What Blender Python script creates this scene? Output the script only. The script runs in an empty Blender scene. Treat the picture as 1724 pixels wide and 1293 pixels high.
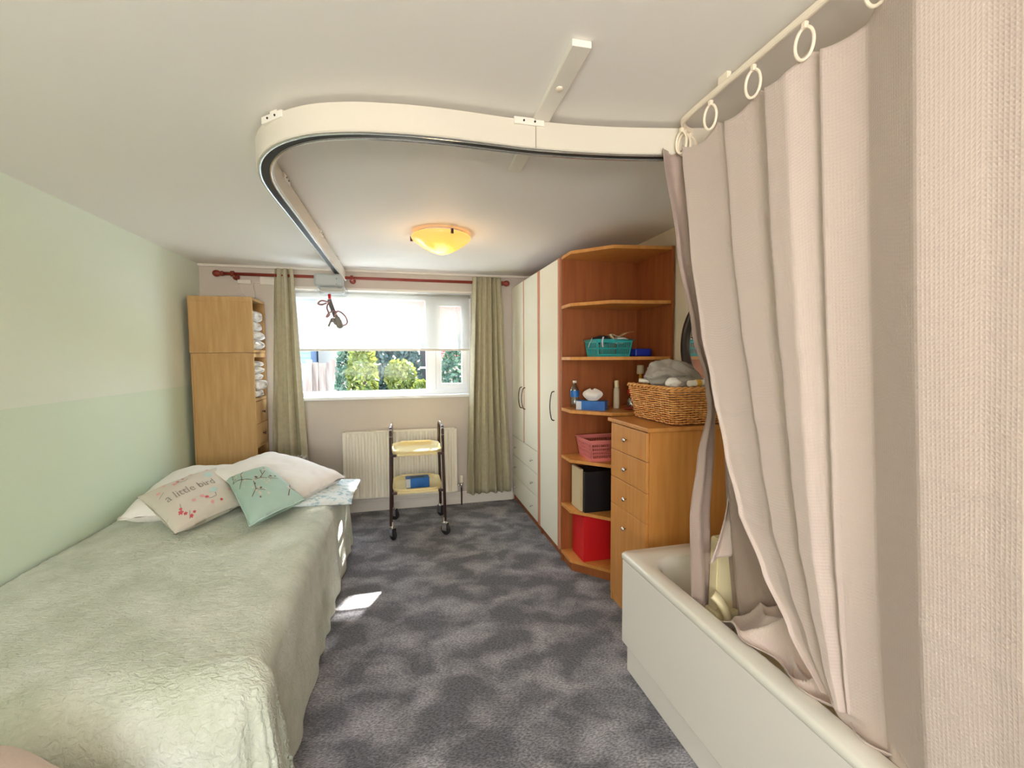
import bpy, bmesh, math, random
from mathutils import Vector, Matrix, noise
random.seed(7)
sc = bpy.context.scene
COL = sc.collection
PI = math.pi
V = Vector

# ------------------------------------------------------------------ camera
cd = bpy.data.cameras.new('camera'); cam = bpy.data.objects.new('camera', cd); COL.objects.link(cam)
cd.sensor_width = 36.0; cd.lens = 36.0 * 748.0 / 1724.0; cd.clip_start = 0.02; cd.clip_end = 200
RX = V((0.97052625, -0.24093097, -0.00557317)); RY = V((-0.01972014, -0.05634676, -0.99821649)); RZ = V((0.24018724, 0.96890521, -0.0594372))
# camera axes in the world: right, up, backward
M = Matrix((RX, -RY, -RZ)).transposed().to_4x4(); M.translation = V((0, 0, 1.52))
cam.matrix_world = M
sc.camera = cam

# ------------------------------------------------------------------ view, world, sun, lamps
vs = sc.view_settings; vs.view_transform = 'Standard'; vs.look = 'None'; vs.gamma = 1.0; vs.use_curve_mapping = False
vs.exposure = 1.45
sc.cycles.max_bounces = 10; sc.cycles.diffuse_bounces = 6; sc.cycles.transparent_max_bounces = 16
sc.cycles.sample_clamp_indirect = 4.0; sc.cycles.caustics_reflective = False; sc.cycles.caustics_refractive = False
W = bpy.data.worlds.new('sky'); sc.world = W; W.use_nodes = True
wn = W.node_tree; wn.nodes.clear()
wo = wn.nodes.new('ShaderNodeOutputWorld'); wb = wn.nodes.new('ShaderNodeBackground'); wb.inputs[1].default_value = 4.4
wt = wn.nodes.new('ShaderNodeTexCoord'); wsx = wn.nodes.new('ShaderNodeSeparateXYZ'); wr = wn.nodes.new('ShaderNodeValToRGB')
wr.color_ramp.elements[0].position = 0.0; wr.color_ramp.elements[0].color = (1.0, 0.98, 0.94, 1)
wr.color_ramp.elements[1].position = 0.7; wr.color_ramp.elements[1].color = (0.62, 0.80, 1.0, 1)
wn.links.new(wt.outputs['Generated'], wsx.inputs[0]); wn.links.new(wsx.outputs[2], wr.inputs[0])
wn.links.new(wr.outputs[0], wb.inputs[0]); wn.links.new(wb.outputs[0], wo.inputs[0])

sl = bpy.data.lights.new('sun', 'SUN'); sl.energy = 30.0; sl.angle = math.radians(0.6); sl.color = (1.0, 0.95, 0.86)
so = bpy.data.objects.new('sun', sl); COL.objects.link(so)
so.rotation_euler = V((-0.50, -1.15, -1.0)).to_track_quat('-Z', 'Y').to_euler(); so.location = (3, 9, 8)

def point_light(name, loc, power, color, size):
    l = bpy.data.lights.new(name, 'POINT'); l.energy = power; l.color = color; l.shadow_soft_size = size
    o = bpy.data.objects.new(name, l); COL.objects.link(o); o.location = loc; return o
def area_light(name, loc, direction, sx, sy, power, color):
    l = bpy.data.lights.new(name, 'AREA'); l.shape = 'RECTANGLE'; l.size = sx; l.size_y = sy; l.energy = power; l.color = color
    o = bpy.data.objects.new(name, l); COL.objects.link(o); o.location = loc
    o.rotation_euler = V(direction).to_track_quat('-Z', 'Z').to_euler(); return o
# added fill light behind the camera, tilted up to brighten the ceiling
area_light('rear_fill_light', (-0.6, -2.12, 1.25), (-0.05, 0.55, 0.84), 1.6, 0.6, 28, (1.0, 0.94, 0.86))
# bulb of the ceiling lamp
point_light('front_lamp_bulb', (0.28, 3.12, 2.13), 1.6, (1.0, 0.62, 0.30), 0.10)

# ------------------------------------------------------------------ materials
def srgb(r, g, b):
    f = lambda c: (c/255/12.92) if c/255 <= 0.04045 else ((c/255+0.055)/1.055)**2.4
    return (f(r), f(g), f(b), 1.0)
def mat(name, col, rough=0.6, metal=0.0, bump=0.0, bscale=50.0, col2=None, cscale=5.0, stretch=None, spec=None, sheen=0.0, transl=0.0, detail=4.0, coat=0.0, cpos=(0.35, 0.65)):
    m = bpy.data.materials.new(name); m.use_nodes = True; nt = m.node_tree; n = nt.nodes; L = nt.links
    b = n['Principled BSDF']; b.inputs['Base Color'].default_value = col; b.inputs['Roughness'].default_value = rough
    b.inputs['Metallic'].default_value = metal
    if spec is not None: b.inputs['Specular IOR Level'].default_value = spec
    if sheen: b.inputs['Sheen Weight'].default_value = sheen
    if coat: b.inputs['Coat Weight'].default_value = coat; b.inputs['Coat Roughness'].default_value = 0.08
    tc = n.new('ShaderNodeTexCoord'); src = tc.outputs['Object']
    if stretch:
        mp = n.new('ShaderNodeMapping'); mp.inputs['Scale'].default_value = stretch; L.new(src, mp.inputs[0]); src = mp.outputs[0]
    if col2 is not None:
        t = n.new('ShaderNodeTexNoise'); t.inputs['Scale'].default_value = cscale; t.inputs['Detail'].default_value = detail
        L.new(src, t.inputs['Vector']); r = n.new('ShaderNodeValToRGB')
        r.color_ramp.elements[0].position = cpos[0]; r.color_ramp.elements[0].color = col
        r.color_ramp.elements[1].position = cpos[1]; r.color_ramp.elements[1].color = col2
        L.new(t.outputs['Fac'], r.inputs[0]); L.new(r.outputs[0], b.inputs['Base Color'])
    if bump:
        t2 = n.new('ShaderNodeTexNoise'); t2.inputs['Scale'].default_value = bscale; t2.inputs['Detail'].default_value = 3
        L.new(src, t2.inputs['Vector']); bp = n.new('ShaderNodeBump'); bp.inputs['Strength'].default_value = bump; bp.inputs['Distance'].default_value = 0.01
        L.new(t2.outputs['Fac'], bp.inputs['Height']); L.new(bp.outputs[0], b.inputs['Normal'])
    if transl:
        tr = n.new('ShaderNodeBsdfTranslucent'); tr.inputs[0].default_value = col; mx = n.new('ShaderNodeMixShader'); mx.inputs[0].default_value = transl
        L.new(b.outputs[0], mx.inputs[1]); L.new(tr.outputs[0], mx.inputs[2]); L.new(mx.outputs[0], n['Material Output'].inputs[0])
    return m
MT = {}
MT['ceiling'] = mat('ceiling_paint', srgb(238, 234, 228), 0.6, bump=0.06, bscale=35, spec=0.15)
MT['wall_win'] = mat('beige_wall_paint', srgb(206, 196, 186), 0.7, bump=0.06, bscale=60)
MT['wall_rt'] = mat('cream_wall_paint', srgb(224, 210, 190), 0.7, bump=0.06, bscale=60)
MT['white_gloss'] = mat('white_gloss_paint', srgb(232, 226, 216), 0.3)
MT['upvc'] = mat('white_upvc', srgb(238, 240, 242), 0.25)
MT['track'] = mat('ivory_track_paint', srgb(216, 208, 194), 0.28)
MT['dark'] = mat('dark_slot', srgb(24, 26, 26), 0.5)
MT['alu'] = mat('bright_aluminium', srgb(215, 215, 212), 0.22, metal=0.85)
MT['chrome'] = mat('chrome', srgb(220, 220, 220), 0.12, metal=1.0)
MT['oak'] = mat('light_oak', srgb(190, 152, 98), 0.45, col2=srgb(176, 136, 82), cscale=4, stretch=(9, 9, 0.8), bump=0.05, bscale=30)
MT['oak_dark'] = mat('oak_inner', srgb(172, 120, 66), 0.6, col2=srgb(150, 100, 50), cscale=4, stretch=(9, 9, 0.8))
MT['beech'] = mat('orange_beech', srgb(206, 146, 80), 0.38, col2=srgb(196, 132, 66), cscale=4, stretch=(8, 8, 0.7))
MT['beech_red'] = mat('red_brown_beech', srgb(156, 88, 44), 0.5, col2=srgb(142, 76, 36), cscale=4, stretch=(8, 8, 0.7))
MT['beech_edge'] = mat('shelf_edge', srgb(205, 150, 92), 0.4)
MT['cream_door'] = mat('cream_laminate', srgb(236, 232, 216), 0.42)
MT['trim_pink'] = mat('pinkish_wood_trim', srgb(196, 134, 104), 0.45)
MT['pole'] = mat('mahogany_pole', srgb(128, 44, 30), 0.3)
MT['rad'] = mat('cream_radiator_enamel', srgb(238, 232, 216), 0.3)
MT['brown_tube'] = mat('brown_lacquered_tube', srgb(58, 36, 34), 0.28)
MT['tray'] = mat('beige_plastic_tray', srgb(226, 208, 156), 0.35)
MT['rubber'] = mat('black_rubber', srgb(28, 28, 32), 0.6)
MT['bath'] = mat('white_acrylic', srgb(232, 228, 218), 0.16, coat=0.4)
MT['panel'] = mat('white_bath_panel', srgb(232, 225, 218), 0.25)
MT['white_cloth'] = mat('white_cotton', srgb(238, 234, 230), 0.85, bump=0.15, bscale=12)
MT['towel'] = mat('white_terry', srgb(240, 238, 236), 0.95, bump=0.6, bscale=160)
MT['grey_cloth'] = mat('grey_jersey', srgb(170, 164, 156), 0.9, bump=0.3, bscale=40)
MT['dark_cloth'] = mat('dark_cloth', srgb(40, 38, 44), 0.9)
MT['waffle_beige'] = mat('beige_waffle', srgb(205, 188, 176), 0.9, bump=0.5, bscale=150)
MT['sage_curtain'] = mat('sage_damask', srgb(196, 189, 162), 0.5, col2=srgb(188, 180, 152), cscale=24, bump=0.06, bscale=70, transl=0.18, cpos=(0.45, 0.6))
MT['teal_plastic'] = mat('turquoise_plastic', srgb(50, 168, 170), 0.4)
MT['pink_plastic'] = mat('pink_plastic', srgb(214, 122, 118), 0.45)
MT['blue_card'] = mat('blue_card', srgb(28, 112, 190), 0.45, col2=srgb(20, 88, 168), cscale=7)
MT['blue_dark'] = mat('deep_blue_plastic', srgb(24, 50, 170), 0.4)
MT['pale_card'] = mat('pale_grey_card', srgb(196, 200, 208), 0.5)
MT['tissue'] = mat('tissue_paper', srgb(246, 240, 234), 0.9, transl=0.2)
MT['mauve'] = mat('mauve_cable', srgb(150, 110, 112), 0.5)
MT['red'] = mat('red_card', srgb(206, 20, 28), 0.5)
MT['black'] = mat('black_leatherette', srgb(16, 16, 20), 0.45)
MT['paper'] = mat('page_edges', srgb(196, 176, 140), 0.8)
MT['wicker'] = mat('golden_wicker', srgb(236, 180, 110), 0.45, col2=srgb(206, 140, 72), cscale=30)
MT['wicker_dark'] = mat('brown_wicker', srgb(120, 70, 34), 0.7)
MT['grey_plastic'] = mat('grey_plastic', srgb(176, 182, 184), 0.4)
MT['grey_dark'] = mat('dark_grey_webbing', srgb(92, 90, 92), 0.7)
MT['grey_mid'] = mat('warm_grey_plastic', srgb(132, 128, 122), 0.5)
MT['mirror_frame'] = mat('dark_brown_wood', srgb(44, 22, 16), 0.3)
MT['mirror'] = mat('mirror_glass', (0.9, 0.9, 0.9, 1), 0.02, metal=1.0)
MT['lift'] = mat('cream_lift_plastic', srgb(226, 214, 176), 0.4)
MT['ring'] = mat('cream_ring_plastic', srgb(240, 226, 206), 0.35)
MT['yellow'] = mat('yellow_wood', srgb(232, 180, 60), 0.5)
MT['sponge'] = mat('pale_sponge', srgb(196, 186, 160), 0.9)
MT['grass'] = mat('lawn_grass', srgb(80, 100, 44), 0.9, col2=srgb(110, 124, 60), cscale=3)
MT['fence_wood'] = mat('weathered_fence', srgb(116, 104, 98), 0.8, col2=srgb(84, 70, 64), cscale=3, stretch=(6, 6, 0.6))
MT['leaf_y'] = mat('yellow_green_leaves', srgb(98, 104, 34), 0.6, col2=srgb(52, 72, 28), cscale=4, transl=0.3)
MT['leaf_g'] = mat('green_leaves', srgb(58, 86, 62), 0.6, col2=srgb(38, 62, 58), cscale=4, transl=0.25)
MT['leaf_d'] = mat('dark_leaves', srgb(40, 62, 60), 0.7, transl=0.1)
MT['bark'] = mat('bark', srgb(70, 56, 48), 0.9)
MT['siding'] = mat('blue_siding', srgb(104, 134, 176), 0.6)
MT['render_white'] = mat('white_render', srgb(150, 149, 146), 0.7)
MT['roof'] = mat('slate_roof', srgb(60, 64, 78), 0.7)
MT['slab'] = mat('rosy_carpet_edge', srgb(222, 204, 194), 0.9, bump=0.4, bscale=100)

def glass_mat(name, tint, gl=0.06):
    m = bpy.data.materials.new(name); m.use_nodes = True; nt = m.node_tree; n = nt.nodes; n.clear()
    o = n.new('ShaderNodeOutputMaterial'); t = n.new('ShaderNodeBsdfTransparent'); t.inputs[0].default_value = tint
    g = n.new('ShaderNodeBsdfGlossy'); g.inputs['Roughness'].default_value = 0.02; mx = n.new('ShaderNodeMixShader'); mx.inputs[0].default_value = gl
    nt.links.new(t.outputs[0], mx.inputs[1]); nt.links.new(g.outputs[0], mx.inputs[2]); nt.links.new(mx.outputs[0], o.inputs[0]); return m
MT['glass'] = glass_mat('window_glass', (0.97, 0.98, 0.98, 1), 0.004)
MT['bottle'] = glass_mat('clear_bottle', (0.80, 0.84, 0.84, 1), 0.22)
MT['clear_plastic'] = glass_mat('clear_plastic', (0.88, 0.90, 0.92, 1), 0.30)

def blind_mat():
    m = bpy.data.materials.new('sheer_blind_fabric'); m.use_nodes = True; nt = m.node_tree; n = nt.nodes; n.clear()
    o = n.new('ShaderNodeOutputMaterial'); t = n.new('ShaderNodeBsdfTransparent'); t.inputs[0].default_value = (1, 1, 1, 1)
    tl = n.new('ShaderNodeBsdfTranslucent'); tl.inputs[0].default_value = srgb(158, 156, 152)
    d = n.new('ShaderNodeBsdfDiffuse'); d.inputs[0].default_value = srgb(222, 216, 202)
    a = n.new('ShaderNodeMixShader'); a.inputs[0].default_value = 0.35; b = n.new('ShaderNodeMixShader'); b.inputs[0].default_value = 0.26
    nt.links.new(tl.outputs[0], a.inputs[1]); nt.links.new(d.outputs[0], a.inputs[2])
    nt.links.new(a.outputs[0], b.inputs[1]); nt.links.new(t.outputs[0], b.inputs[2]); nt.links.new(b.outputs[0], o.inputs[0]); return m
MT['blind'] = blind_mat()

def carpet_mat():
    m = mat('grey_carpet', srgb(96, 96, 102), 0.95, spec=0.1, sheen=0.15); nt = m.node_tree; n = nt.nodes; L = nt.links; b = n['Principled BSDF']
    tc = n.new('ShaderNodeTexCoord')
    def nz(scale, det, st=None):
        t = n.new('ShaderNodeTexNoise'); t.inputs['Scale'].default_value = scale; t.inputs['Detail'].default_value = det
        if st:
            mp = n.new('ShaderNodeMapping'); mp.inputs['Scale'].default_value = st; mp.inputs['Rotation'].default_value = (0, 0, 0.5); L.new(tc.outputs['Object'], mp.inputs[0]); L.new(mp.outputs[0], t.inputs['Vector'])
        else: L.new(tc.outputs['Object'], t.inputs['Vector'])
        return t
    big = nz(4.6, 8, (1.0, 1.3, 1)); big.inputs['Distortion'].default_value = 0.35
    rb = n.new('ShaderNodeValToRGB'); rb.color_ramp.elements[0].position = 0.42; rb.color_ramp.elements[0].color = srgb(112, 112, 118)
    rb.color_ramp.elements[1].position = 0.66; rb.color_ramp.elements[1].color = srgb(172, 170, 176); L.new(big.outputs['Fac'], rb.inputs[0])
    fine = nz(75, 2, (1, 2.2, 1)); rf = n.new('ShaderNodeValToRGB'); rf.color_ramp.elements[0].position = 0.36; rf.color_ramp.elements[0].color = (0.42, 0.42, 0.45, 1)
    rf.color_ramp.elements[1].position = 0.66; rf.color_ramp.elements[1].color = (1.45, 1.42, 1.42, 1); L.new(fine.outputs['Fac'], rf.inputs[0])
    mx = n.new('ShaderNodeMixRGB'); mx.blend_type = 'MULTIPLY'; mx.inputs[0].default_value = 0.8; L.new(rb.outputs[0], mx.inputs[1]); L.new(rf.outputs[0], mx.inputs[2])
    L.new(mx.outputs[0], b.inputs['Base Color'])
    t3 = nz(220, 2); bp = n.new('ShaderNodeBump'); bp.inputs['Strength'].default_value = 0.8; bp.inputs['Distance'].default_value = 0.01
    L.new(t3.outputs['Fac'], bp.inputs['Height']); L.new(bp.outputs[0], b.inputs['Normal']); return m
MT['carpet'] = carpet_mat()

def wall_left_mat():   # two-tone paint: paler above the line at 1.30 m
    m = mat('two_tone_green_paint', srgb(214, 230, 206), 0.6, bump=0.05, bscale=60); nt = m.node_tree; n = nt.nodes; L = nt.links
    g = n.new('ShaderNodeNewGeometry'); s = n.new('ShaderNodeSeparateXYZ'); c = n.new('ShaderNodeMath'); c.operation = 'GREATER_THAN'; c.inputs[1].default_value = 1.30
    mx = n.new('ShaderNodeMixRGB'); mx.inputs[1].default_value = srgb(214, 230, 208); mx.inputs[2].default_value = srgb(226, 234, 218)
    L.new(g.outputs['Position'], s.inputs[0]); L.new(s.outputs[2], c.inputs[0]); L.new(c.outputs[0], mx.inputs[0]); L.new(mx.outputs[0], n['Principled BSDF'].inputs['Base Color']); return m
MT['wall_left'] = wall_left_mat()

def blanket_mat():
    m = mat('sage_fleece', srgb(186, 192, 168), 0.95, sheen=0.35, spec=0.1); nt = m.node_tree; n = nt.nodes; L = nt.links; b = n['Principled BSDF']
    tc = n.new('ShaderNodeTexCoord')
    t = n.new('ShaderNodeTexNoise'); t.inputs['Scale'].default_value = 3.5; t.inputs['Detail'].default_value = 8; t.inputs['Roughness'].default_value = 0.65; L.new(tc.outputs['Object'], t.inputs['Vector'])
    r = n.new('ShaderNodeValToRGB'); r.color_ramp.elements[0].position = 0.38; r.color_ramp.elements[0].color = srgb(192, 199, 180)
    r.color_ramp.elements[1].position = 0.64; r.color_ramp.elements[1].color = srgb(222, 226, 214); L.new(t.outputs['Fac'], r.inputs[0]); L.new(r.outputs[0], b.inputs['Base Color'])
    mp = n.new('ShaderNodeMapping'); mp.inputs['Scale'].default_value = (1, 1.8, 1); L.new(tc.outputs['Object'], mp.inputs[0])
    a = n.new('ShaderNodeTexNoise'); a.inputs['Scale'].default_value = 46; a.inputs['Detail'].default_value = 5; a.inputs['Distortion'].default_value = 0.8; L.new(mp.outputs[0], a.inputs['Vector'])
    bp = n.new('ShaderNodeBump'); bp.inputs['Strength'].default_value = 0.85; bp.inputs['Distance'].default_value = 0.014; L.new(a.outputs['Fac'], bp.inputs['Height'])
    L.new(bp.outputs[0], b.inputs['Normal']); return m
MT['blanket'] = blanket_mat()

def shower_mat(name, col, tr):
    m = mat(name, col, 0.5, sheen=0.2, transl=tr); nt = m.node_tree; n = nt.nodes; L = nt.links; b = n['Principled BSDF']
    uv = n.new('ShaderNodeUVMap'); uv.uv_map = 'UVMap'
    s = n.new('ShaderNodeSeparateXYZ'); L.new(uv.outputs[0], s.inputs[0])
    def tri(o):
        k = n.new('ShaderNodeMath'); k.operation = 'MULTIPLY'; k.inputs[1].default_value = 2 * PI / 0.0085; L.new(o, k.inputs[0])
        q = n.new('ShaderNodeMath'); q.operation = 'SINE'; L.new(k.outputs[0], q.inputs[0]); return q.outputs[0]
    mm = n.new('ShaderNodeMath'); mm.operation = 'MAXIMUM'; L.new(tri(s.outputs[0]), mm.inputs[0]); L.new(tri(s.outputs[1]), mm.inputs[1])
    bp = n.new('ShaderNodeBump'); bp.inputs['Strength'].default_value = 0.22; bp.inputs['Distance'].default_value = 0.002; L.new(mm.outputs[0], bp.inputs['Height']); L.new(bp.outputs[0], b.inputs['Normal'])
    return m
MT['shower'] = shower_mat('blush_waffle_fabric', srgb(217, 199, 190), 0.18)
MT['shower_shaded'] = shower_mat('shaded_waffle_fabric', srgb(172, 152, 142), 0.12)  # darker copy of the curtain cloth, with shade put into its colour

def brick_mat():
    m = mat('red_brick', srgb(150, 70, 60), 0.85); nt = m.node_tree; n = nt.nodes; L = nt.links
    tc = n.new('ShaderNodeTexCoord'); mp = n.new('ShaderNodeMapping'); mp.inputs['Rotation'].default_value = (PI/2, 0, 0); L.new(tc.outputs['Object'], mp.inputs[0])
    t = n.new('ShaderNodeTexBrick'); t.inputs['Scale'].default_value = 4; t.inputs['Color1'].default_value = srgb(158, 74, 66); t.inputs['Color2'].default_value = srgb(136, 58, 54); t.inputs['Mortar'].default_value = srgb(190, 170, 160)
    L.new(mp.outputs[0], t.inputs['Vector']); L.new(t.outputs[0], n['Principled BSDF'].inputs['Base Color']); return m
MT['brick'] = brick_mat()

def lamp_mat():   # lit alabaster glass: swirls, hottest where the bulb sits
    m = bpy.data.materials.new('lit_alabaster_glass'); m.use_nodes = True; nt = m.node_tree; n = nt.nodes; L = nt.links; n.clear()
    o = n.new('ShaderNodeOutputMaterial'); e = n.new('ShaderNodeEmission'); d = n.new('ShaderNodeBsdfPrincipled'); d.inputs['Base Color'].default_value = srgb(150, 96, 50); d.inputs['Roughness'].default_value = 0.25
    a = n.new('ShaderNodeAddShader'); tc = n.new('ShaderNodeTexCoord')
    le = n.new('ShaderNodeVectorMath'); le.operation = 'DISTANCE'; le.inputs[1].default_value = (0.0, -0.03, -0.14); L.new(tc.outputs['Object'], le.inputs[0])
    t = n.new('ShaderNodeTexNoise'); t.inputs['Scale'].default_value = 9; t.inputs['Distortion'].default_value = 2.5; L.new(tc.outputs['Object'], t.inputs['Vector'])
    s = n.new('ShaderNodeMath'); s.operation = 'MULTIPLY_ADD'; s.inputs[1].default_value = 0.12; L.new(t.outputs['Fac'], s.inputs[0]); L.new(le.outputs['Value'], s.inputs[2])
    r = n.new('ShaderNodeValToRGB'); els = r.color_ramp.elements
    els[0].position = 0.075; els[0].color = (1.0, 0.62, 0.12, 1); els[1].position = 0.30; els[1].color = (0.42, 0.22, 0.06, 1)
    k = els.new(0.15); k.color = (0.50, 0.24, 0.04, 1)
    L.new(s.outputs[0], r.inputs[0]); L.new(r.outputs[0], e.inputs[0]); e.inputs[1].default_value = 1.0
    L.new(e.outputs[0], a.inputs[0]); L.new(d.outputs[0], a.inputs[1]); L.new(a.outputs[0], o.inputs[0]); return m
MT['lamp'] = lamp_mat()

# ------------------------------------------------------------------ helpers
WL = {}
def world_loc(o):
    return WL.get(o.name, V((0, 0, 0)))
class B:
    """bmesh collector"""
    def __init__(s): s.bm = bmesh.new(); s.uv = None
    def box(s, x0, x1, y0, y1, z0, z1, bev=0.0, seg=2, mi=0, xf=None):
        g = bmesh.ops.create_cube(s.bm, size=1.0)['verts']
        for v in g:
            v.co = V(((x0+x1)/2 + v.co.x*abs(x1-x0), (y0+y1)/2 + v.co.y*abs(y1-y0), (z0+z1)/2 + v.co.z*abs(z1-z0)))
        fs = set(f for v in g for f in v.link_faces)
        for f in fs: f.material_index = mi
        allv = list(g)
        if bev:
            es = list(set(e for v in g for e in v.link_edges))
            r = bmesh.ops.bevel(s.bm, geom=es, offset=bev, segments=seg, affect='EDGES', profile=0.5)
            allv = list(set(v for f in r['faces'] for v in f.verts) | set(v for v in g if v.is_valid))
            for f in set(f for v in allv for f in v.link_faces): f.material_index = mi
        if xf is not None:
            for v in allv: v.co = xf @ v.co
        return s
    def tube(s, pts, r, n=8, cap=True, mi=0, closed=False, ry=None):
        pts = [V(p) for p in pts]; rings = []; N = len(pts)
        prev = None
        for i, p in enumerate(pts):
            if closed: t = (pts[(i+1) % N] - pts[i-1])
            else: t = pts[min(i+1, N-1)] - pts[max(i-1, 0)]
            t.normalize()
            if prev is None:
                a = V((0, 0, 1)) if abs(t.z) < 0.9 else V((1, 0, 0))
            else: a = prev
            u = (a - t * a.dot(t)).normalized(); w = t.cross(u); prev = u
            rr = r[i] if isinstance(r, (list, tuple)) else r
            r2 = ry if ry else rr
            rings.append([s.bm.verts.new(p + u*rr*math.cos(2*PI*k/n) + w*r2*math.sin(2*PI*k/n)) for k in range(n)])
        for i in range(N if closed else N-1):
            a, b = rings[i], rings[(i+1) % N]
            for k in range(n):
                f = s.bm.faces.new((a[k], a[(k+1) % n], b[(k+1) % n], b[k])); f.material_index = mi; f.smooth = True
        if cap and not closed:
            s.bm.faces.new(rings[0][::-1]).material_index = mi; s.bm.faces.new(rings[-1]).material_index = mi
        return s
    def lathe(s, c, prof, n=24, axis='Z', mi=0, cap=True, sx=1.0, sy=1.0):
        c = V(c); rings = []
        for (r, h) in prof:
            ring = []
            for k in range(n):
                a = 2*PI*k/n; x, y = r*math.cos(a)*sx, r*math.sin(a)*sy
                d = V((x, y, h)) if axis == 'Z' else (V((h, x, y)) if axis == 'X' else V((x, h, y)))
                ring.append(s.bm.verts.new(c + d))
            rings.append(ring)
        for i in range(len(rings)-1):
            for k in range(n):
                f = s.bm.faces.new((rings[i][k], rings[i][(k+1) % n], rings[i+1][(k+1) % n], rings[i+1][k])); f.smooth = True; f.material_index = mi
        if cap:
            for q in (rings[0], rings[-1]):
                try: s.bm.faces.new(q).material_index = mi
                except Exception: pass
        return s
    def ball(s, c, r, sx=1, sy=1, sz=1, mi=0, sub=3):
        g = bmesh.ops.create_icosphere(s.bm, subdivisions=sub, radius=1.0)['verts']
        for v in g: v.co = V(c) + V((v.co.x*r*sx, v.co.y*r*sy, v.co.z*r*sz))
        for f in set(f for v in g for f in v.link_faces): f.smooth = True; f.material_index = mi
        return s
    def prism(s, poly, z0, z1, mi=0, bev=0):
        a = [s.bm.verts.new((p[0], p[1], z0)) for p in poly]; b = [s.bm.verts.new((p[0], p[1], z1)) for p in poly]
        n = len(poly); fs = [s.bm.faces.new(a[::-1]), s.bm.faces.new(b)]
        for k in range(n): fs.append(s.bm.faces.new((a[k], a[(k+1) % n], b[(k+1) % n], b[k])))
        for f in fs: f.material_index = mi
        if bev:
            es = list(set(e for f in fs for e in f.edges)); bmesh.ops.bevel(s.bm, geom=es, offset=bev, segments=2, affect='EDGES')
        return s
    def grid(s, fn, nu, nv, mi=0, uvfn=None, thick=0.0, closed_u=False):
        """fn(i/nu, j/nv) -> point"""
        G = [[s.bm.verts.new(fn(i/nu, j/nv)) for j in range(nv+1)] for i in range(nu if closed_u else nu+1)]
        lay = s.bm.loops.layers.uv.get('UVMap') or (s.bm.loops.layers.uv.new('UVMap') if uvfn else None)
        NU = len(G)
        for i in range(nu):
            for j in range(nv):
                f = s.bm.faces.new((G[i][j], G[(i+1) % NU][j], G[(i+1) % NU][j+1], G[i][j+1])); f.smooth = True; f.material_index = mi
                if uvfn:
                    for l, (a, b) in zip(f.loops, ((i, j), (i+1, j), (i+1, j+1), (i, j+1))): l[lay].uv = uvfn(a/nu, b/nv)
        return s
    def build(s, name, m, parent=None, origin=None, solid=0.0, recalc=True, smooth=None, subsurf=0):
        loc = world_loc(parent) if parent is not None else (V(origin) if origin is not None else V((0, 0, 0)))
        if recalc: bmesh.ops.recalc_face_normals(s.bm, faces=s.bm.faces)
        if loc.length > 0: bmesh.ops.translate(s.bm, verts=s.bm.verts, vec=-loc)
        me = bpy.data.meshes.new(name); s.bm.to_mesh(me); s.bm.free()
        for q in (m if isinstance(m, (list, tuple)) else [m]): me.materials.append(MT[q] if isinstance(q, str) else q)
        o = bpy.data.objects.new(name, me); COL.objects.link(o)
        if smooth is not None:
            for p in me.polygons: p.use_smooth = smooth
        if parent is not None: o.parent = parent; WL[o.name] = loc
        else: o.location = loc; WL[o.name] = loc
        if solid:
            md = o.modifiers.new('thickness', 'SOLIDIFY'); md.thickness = solid; md.offset = 0
        if subsurf:
            md = o.modifiers.new('smooth', 'SUBSURF'); md.levels = subsurf; md.render_levels = subsurf
        return o
def build_each(b, name, m, parent):
    seen = set(); bm = b.bm; bm.verts.ensure_lookup_table(); out = []
    for v0 in bm.verts:
        if v0 in seen: continue
        st = [v0]; seen.add(v0); isl = []
        while st:
            v = st.pop(); isl.append(v)
            for e in v.link_edges:
                w_ = e.other_vert(v)
                if w_ not in seen: seen.add(w_); st.append(w_)
        n = B(); mp = {v: n.bm.verts.new(v.co) for v in isl}
        for f in set(f for v in isl for f in v.link_faces):
            g = n.bm.faces.new([mp[v] for v in f.verts]); g.smooth = f.smooth; g.material_index = f.material_index
        out.append(n.build(name, m, parent))
    bm.free(); return out
def tag(o, label, cat, group=None):
    o['label'] = label; o['category'] = cat
    if group: o['group'] = group
    return o
def thing(name, label, cat, loc, group=None):
    o = bpy.data.objects.new(name, None); COL.objects.link(o); o.location = loc; WL[o.name] = V(loc); o.empty_display_size = 0.05
    return tag(o, label, cat, group)
def struct(o): o['kind'] = 'structure'; return o
def relabel(o, label): o['label'] = label; return o
def copy_tree(o, loc, label=None):
    r = o.copy(); COL.objects.link(r); r.location = loc; WL[r.name] = V(loc)
    if label: r['label'] = label
    for ch in list(o.children):
        c = ch.copy(); COL.objects.link(c); c.parent = r
        for g in list(ch.children):
            d = g.copy(); COL.objects.link(d); d.parent = c
    return r
def bez(pts, n=10):
    """Catmull-Rom through points"""
    P = [V(p) for p in pts]; P = [P[0]*2-P[1]] + P + [P[-1]*2-P[-2]]; out = []
    for i in range(1, len(P)-2):
        for k in range(n):
            t = k/n; a, b, c, d = P[i-1], P[i], P[i+1], P[i+2]
            out.append(0.5*((2*b) + (c-a)*t + (2*a-5*b+4*c-d)*t*t + (3*b-a-3*c+d)*t**3))
    out.append(P[-2]); return out
def lerp_tab(tab, x, lin=False):
    """tab sorted by key, smooth interpolation"""
    if (tab[0][0] > tab[-1][0]): tab = tab[::-1]
    if x <= tab[0][0]: return tab[0][1]
    for (a, b), (c, d) in zip(tab, tab[1:]):
        if x <= c:
            t = (x-a)/(c-a); t = t if lin else t*t*(3-2*t)*0.6 + t*0.4; return b + (d-b)*t
    return tab[-1][1]
def nz(x, y, z, s=1.0): return noise.noise(V((x*s, y*s, z*s)))

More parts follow.
